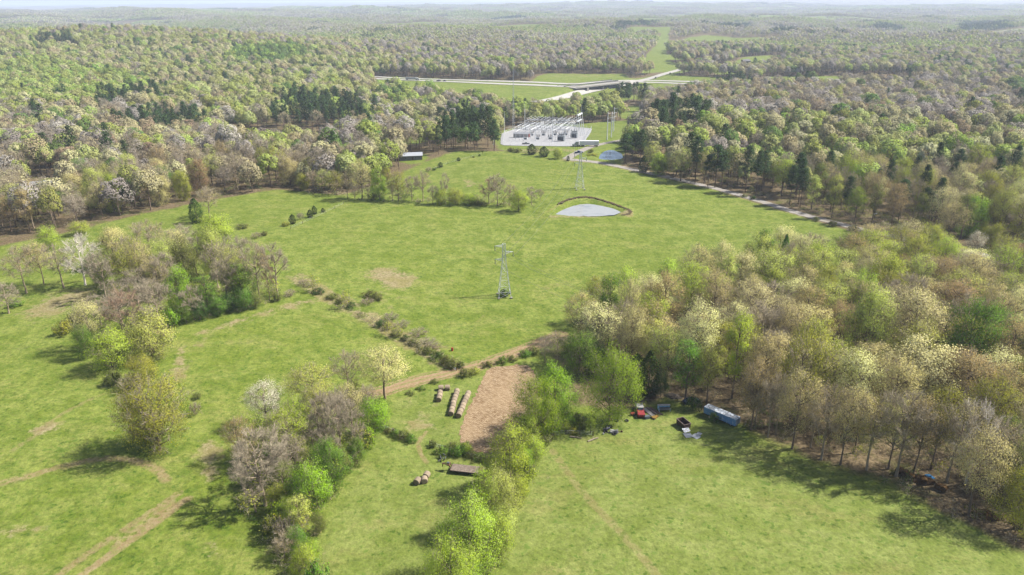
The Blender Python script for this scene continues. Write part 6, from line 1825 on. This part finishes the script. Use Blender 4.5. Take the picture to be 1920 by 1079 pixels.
    for x in (-1.62, 1.62): b.box((x, 0, 1.0), (.08, 1.9, 1.2))
    b.build('body', BRN, r)
    rm = MB()
    for y in (-.99, .99): rm.box((0, y, 1.6), (3.46, .16, .14))
    for x in (-1.66, 1.66): rm.box((x, 0, 1.6), (.16, 1.84, .14))
    rm.build('rim', plain('rim_steel', alb(150, 128, 122), .7), r)
    for x in (-1.1, 1.1):
        for y in (-.7, .7): MB().box((x, y, .2), (.2, .2, .42)).build('leg', BRN, r)
    PW = plain('white_panel', alb(224, 230, 238), .5, .1, .4, .12); PB = plain('panel_glass', alb(140, 156, 186), .3)
    r = empty('window_sash', at(1286, 808), math.atan2(d.y, d.x) + .1); r.rotation_euler.y = .5; tag(r, 'white four-pane sash leaning on the brown box', 'window sash')
    MB().box((0, 0, .3), (1.5, 1.9, .06)).build('frame', PW, r)
    p_ = MB()
    for x in (-.36, .36):
        for y in (-.46, .46): p_.box((x, y, .34), (.56, .74, .04))
    p_.build('pane', PB, r)
    for px, py, rz, l in [(1290, 817, .2, 'left white sheet lying flat on the pasture'), (1305, 819, .7, 'right white sheet lying flat on the pasture'), (1311, 814, .9, 'small pale sheet beside the right white sheet')]:
        s = 1.0 if 'small' not in l else .6
        b = MB()
        for k in range(6): b.box((0, -.8 * s + .32 * s * k, .08 + .02 * (k % 2)), (2.0 * s, .3 * s, .03))
        o = b.build('panel_sheet', PW); o.location = at(px, py); o.rotation_euler = (.03, .05, rz); tag(o, l, 'metal sheet')
    # tyres and the junk pile
    def tyre(px, py, l, dz=0, rx=0):
        b = MB(); n = 16; V, F = [], []
        prof = [(.24, 0), (.26, .2), (.38, .24), (.42, .12), (.38, 0)]
        for i in range(n):
            a = 2 * PI * i / n
            for rr2, z in prof: V.append((math.cos(a) * rr2, math.sin(a) * rr2, z))
        k = len(prof); F = [(i * k + j, ((i + 1) % n) * k + j, ((i + 1) % n) * k + (j + 1) % k, i * k + (j + 1) % k) for i in range(n) for j in range(k)]
        o = b.add(V, F).build('tyre', RUB); q = at(px, py); o.location = (q.x, q.y, q.z + dz); o.rotation_euler.x = rx; o.scale = (1.3, 1.3, 1.3); tag(o, l, 'tyre', 'old tyres on the pasture')
    tyre(1156, 790, 'lone black tyre lying left of the red truck'); tyre(1175, 790, 'lone black tyre lying nearest the red truck')
    tyre(1145, 801, 'black tyre at the top of the junk pile'); tyre(1139, 803, 'black tyre leaning at the left of the junk pile', .3, 1.1); tyre(1136, 811, 'black tyre half under the junk pile', 0, .3); tyre(1152, 815, 'black tyre at the lower right of the junk pile', .1, .2)
    rj = random.Random(12)
    JK = [plain('junk_grey', alb(150, 152, 160), .5, .4), plain('junk_dark', (.03, .03, .04), .6), plain('junk_white', alb(220, 220, 216), .6), plain('junk_brown', alb(120, 84, 66), .8)]
    for px, py, nm, m, l in [(1134, 809, 'engine_block', 1, 'dark engine block in the middle of the junk pile'), (1140, 806, 'metal_drum', 0, 'grey drum on the junk pile'), (1148, 811, 'appliance_shell', 2, 'white appliance shell on the junk pile'), (1131, 815, 'plastic_jug', 2, 'small white jug left of the junk pile'),
                             (1158, 811, 'axle', 3, 'rusty axle reaching right from the junk pile'), (1155, 812, 'appliance_shell', 0, 'grey crushed shell beside the white one'), (1143, 788, 'pallet', 3, 'small broken pallet left of the lone tyres')]:
        b = MB()
        if nm == 'metal_drum': b.cyl((-.45, 0, .4), (.45, .1, .4), .32, .32, 12).cyl((-.2, .04, .4), (-.12, .05, .4), .35, .35, 12)
        elif nm == 'axle': b.cyl((-1, 0, .2), (1, .2, .25), .07, .07, 6).cyl((-1, -.1, .2), (-1, .1, .2), .28, .28, 10).cyl((1, .1, .25), (1, .3, .25), .28, .28, 10)
        elif nm == 'plastic_jug': b.box((0, 0, .2), (.4, .3, .4), bev=.08).cyl((0, 0, .4), (0, 0, .52), .08, .06, 6)
        elif nm == 'pallet':
            for k in range(5): b.box((0, -.4 + .2 * k, .14), (1.2, .12, .03))
            for k in (-.5, 0, .5): b.box((k, 0, .07), (.1, .95, .1))
        else:
            for k in range(5): b.box((rj.uniform(-.35, .35), rj.uniform(-.3, .3), .25 + .08 * k), (rj.uniform(.5, .9), rj.uniform(.4, .7), rj.uniform(.25, .4)), rj.uniform(0, 3), rj.uniform(-.3, .3), bev=.06)
        o = b.build(nm, JK[m]); o.location = at(px, py); o.rotation_euler.z = rj.uniform(-.6, .6); tag(o, l, 'junk')
    car(at(1296, 756), .25, plain('paint_dark_blue', alb(32, 52, 96), .4, dirt=(.05, .05, .05)), 'dark blue derelict car in the shade left of the blue trailer')
    # logs along the hedgerow and driftwood on the pasture
    LG = plain('bleached_log', alb(196, 180, 158), .9, var=.25, scale=3)
    for px, py, rz, ln_, l in [(656, 866, 1.05, 4.5, 'lower bleached log at the paddock edge of the hedgerow'), (663, 858, 1.15, 3.5, 'upper bleached log at the paddock edge of the hedgerow'), (676, 846, 1.2, 4.0, 'brown board pile at the paddock edge near the bright bush'), (668, 852, .9, 2.5, 'short pale log between the boards and the bleached logs'), (618, 918, .8, 2.6, 'pale broken log at the paddock edge below the vivid tree'), (1112, 826, .5, 3.2, 'bleached fallen branch on the pasture below the sapling'), (1080, 822, -.3, 3.0, 'thin fallen branch on the pasture fence line')]:
        b = MB().cyl((-ln_ / 2, 0, .2), (0, .12, .24), .2, .17, 8).cyl((0, .12, .24), (ln_ / 2, 0, .3), .17, .1, 8).cyl((0, .1, .24), (ln_ * .25, .8, .45), .08, .03, 5).cyl((-.6, .05, .22), (-.2, -.7, .35), .07, .02, 5).cyl((.5, .1, .25), (1.2, -.6, .5), .06, .02, 5)
        o = b.build('fallen_log', LG if 'brown' not in l else plain('brown_log', alb(150, 116, 88), .9)); o.location = at(px, py); o.rotation_euler.z = rz; tag(o, l, 'log')
    # gate, drum, fences
    r = empty('field_gate', at(849, 692), -.9); tag(r, 'pale metal field gate by the dirt track', 'gate')
    f = MB()
    for z in (.25, .5, .75, 1.0, 1.25): f.cyl((-1.6, 0, z), (1.6, 0, z), .035, .035, 5)
    for x in (-1.6, -.5, .5, 1.6): f.cyl((x, 0, .2), (x, 0, 1.3), .035, .035, 5)
    f.build('gate_leaf', STEEL, r)
    for x in (-1.8, 1.8): MB().cyl((x, 0, 0), (x, 0, 1.6), .1, .09, 7).build('post', plain('pole_wood', alb(120, 100, 84), .9), r)
    o = MB().cyl((0, 0, 0), (0, 0, 1.0), .34, .34, 12).cyl((0, 0, .45), (0, 0, .52), .37, .37, 12).build('metal_drum', plain('paint_signal_red', alb(206, 60, 44), .5)); o.location = at(848, 658); tag(o, 'red drum in the scrub above the field gate', 'drum')
    PW_ = plain('pole_wood', alb(120, 100, 84), .9)
    for pts, gap, l in [([(1035, 818), (1065, 815), (1112, 818)], 3.2, 'wire fence on grey posts along the top of the near pasture'), ([(716, 803), (748, 817), (785, 825)], 4.0, 'post fence through the short paddock hedge'), ([(806, 836), (850, 850), (915, 866)], 4.0, 'post fence through the hedge behind the flatbed trailer'), ([(545, 430), (600, 405), (655, 378)], 8, 'post fence carrying the cedars between the meadows'),
                        ([(800, 322), (850, 305), (905, 290)], 10, 'post fence climbing over the crest of the far hill')]:
        Ls = smooth_line(wpoly(pts), 10); c = Ls[0]
        f = empty('wire_fence', (c[0], c[1], gz(*c))); tag(f, l, 'fence')
        acc, ps = 0, [Ls[0]]
        for a, b in zip(Ls[:-1], Ls[1:]):
            acc += np.linalg.norm(b - a)
            if acc > gap: ps.append(b); acc = 0
        W_ = MB(); pp = [(q[0] - c[0], q[1] - c[1], gz(*q) - gz(*c)) for q in ps]
        for a, b in zip(pp[:-1], pp[1:]):
            for z in (.4, .8, 1.2): W_.cyl((a[0], a[1], a[2] + z), (b[0], b[1], b[2] + z), .015, .015, 3, False)
        W_.build('wire', STEEL, f)
        p0 = None
        for x, y, z in pp:
            if p0 is None: p0 = MB().cyl((0, 0, -.1), (0, 0, 1.45), .1, .085, 6).build('post', PW_, f); o = p0
            else:
                o = p0.copy(); COL.objects.link(o); o.parent = f
            o.location = (x, y, z)
farm()
# ------------------------------------------------------------------ labels of the trees: what sets each apart
def label_trees():
    KINDW = {'pine': 'pine', 'cedar': 'evergreen', 'shrub': 'shrub', 'twigb': 'twiggy bush', 'twigbush': 'twiggy bush', 'bare': 'bare tree', 'snag': 'bare tree', 'bud': 'budding tree', 'oak': 'dense tree', 'lacy': 'airy tree', 'wood': 'tree', 'tall': 'narrow tree', 'round': 'bushy tree'}
    byz = {}
    for t in TREES: byz.setdefault(t['zone'], []).append(t)
    marks = {RWOOD: [('at the pasture edge', (1500, 850)), ('by the meadow corner', (1110, 600)), ('near the house drive', (1750, 520)), ('behind the blue trailer', (1360, 700)), ('near the rotting bales', (1720, 860)), ('by the far meadow edge', (1420, 480)), ('deep inside', (1640, 650)), ('on the far right', (1900, 720))],
             RROAD: [('by the pond', (1200, 300)), ('at the road bend', (1330, 320)), ('midway along the road', (1500, 370)), ('near the lamp pole', (1640, 410)), ('by the house drive', (1790, 440)), ('farther back', (1550, 300))],
             LWOOD: [('by the mobile home', (90, 350)), ('on the far left', (10, 410)), ('at the meadow edge', (300, 380)), ('toward the pond hedgerow', (540, 340))]}
    used = {t['label'] for t in TREES if t['label']}
    for z, L in byz.items():
        L = [t for t in L if not t['label']]
        def size(t):
            return 'tall ' if t['H'] > 20 else ('small ' if t['H'] < 9 and t['name'] != 'shrub' else '')
        short = z
        def near(t):
            if z not in marks: return ''
            return min(marks[z], key=lambda m: (m[1][0] - t['px']) ** 2 + 2 * (m[1][1] - t['py']) ** 2)[0]
        def neigh(t):
            o = sorted((x for x in byz[z] if x is not t and x['name'] != 'shrub'), key=lambda x: (x['x'] - t['x']) ** 2 + (x['y'] - t['y']) ** 2)[:1]
            return WORD[o[0]['colour']] if o else ''
        zs = {RWOOD: 'in the right wood', RROAD: 'in the roadside wood', LWOOD: 'in the grey wood'}.get(z, z)
        base = {}
        for t in L:
            k = KINDW.get(t['kind'], 'tree')
            base.setdefault(f"{size(t)}{WORD[t['colour']]} {k} {(near(t) + ' ') if near(t) else ''}{zs}", []).append(t)
        w = ['leftmost', 'second', 'third', 'fourth', 'fifth', 'sixth', 'seventh', 'eighth', 'ninth', 'tenth', 'eleventh', 'twelfth', 'thirteenth', 'fourteenth', 'fifteenth']
        for b, ts in base.items():
            if len(ts) == 1 and b not in used:
                ts[0]['label'] = b; used.add(b); continue
            ts.sort(key=lambda t: t['px'])
            sb = b if len(b.split()) <= 13 else ' '.join(b.split()[-13:])
            for i, t in enumerate(ts):
                if len(ts) > 15: t['label'] = b
                elif len(ts) == 1: t['label'] = 'lone ' + sb
                else: t['label'] = f'leftmost {sb}' if i == 0 else (f'rightmost {sb}' if i == len(ts) - 1 else f'{sb}, {w[i]} from left')
                used.add(t['label'])
    cat = {'deciduous_tree': 'tree', 'bare_tree': 'tree', 'pine_tree': 'pine', 'cedar_tree': 'evergreen', 'shrub': 'shrub'}
    for t in TREES:
        lw = t['label'].split()
        tag(t['o'], ' '.join(lw[:16]), cat[t['name']], {'shrub': 'shrubs ', 'pine_tree': 'pines ', 'cedar_tree': 'evergreens '}.get(t['name'], 'trees ') + t['zone'])
label_trees()
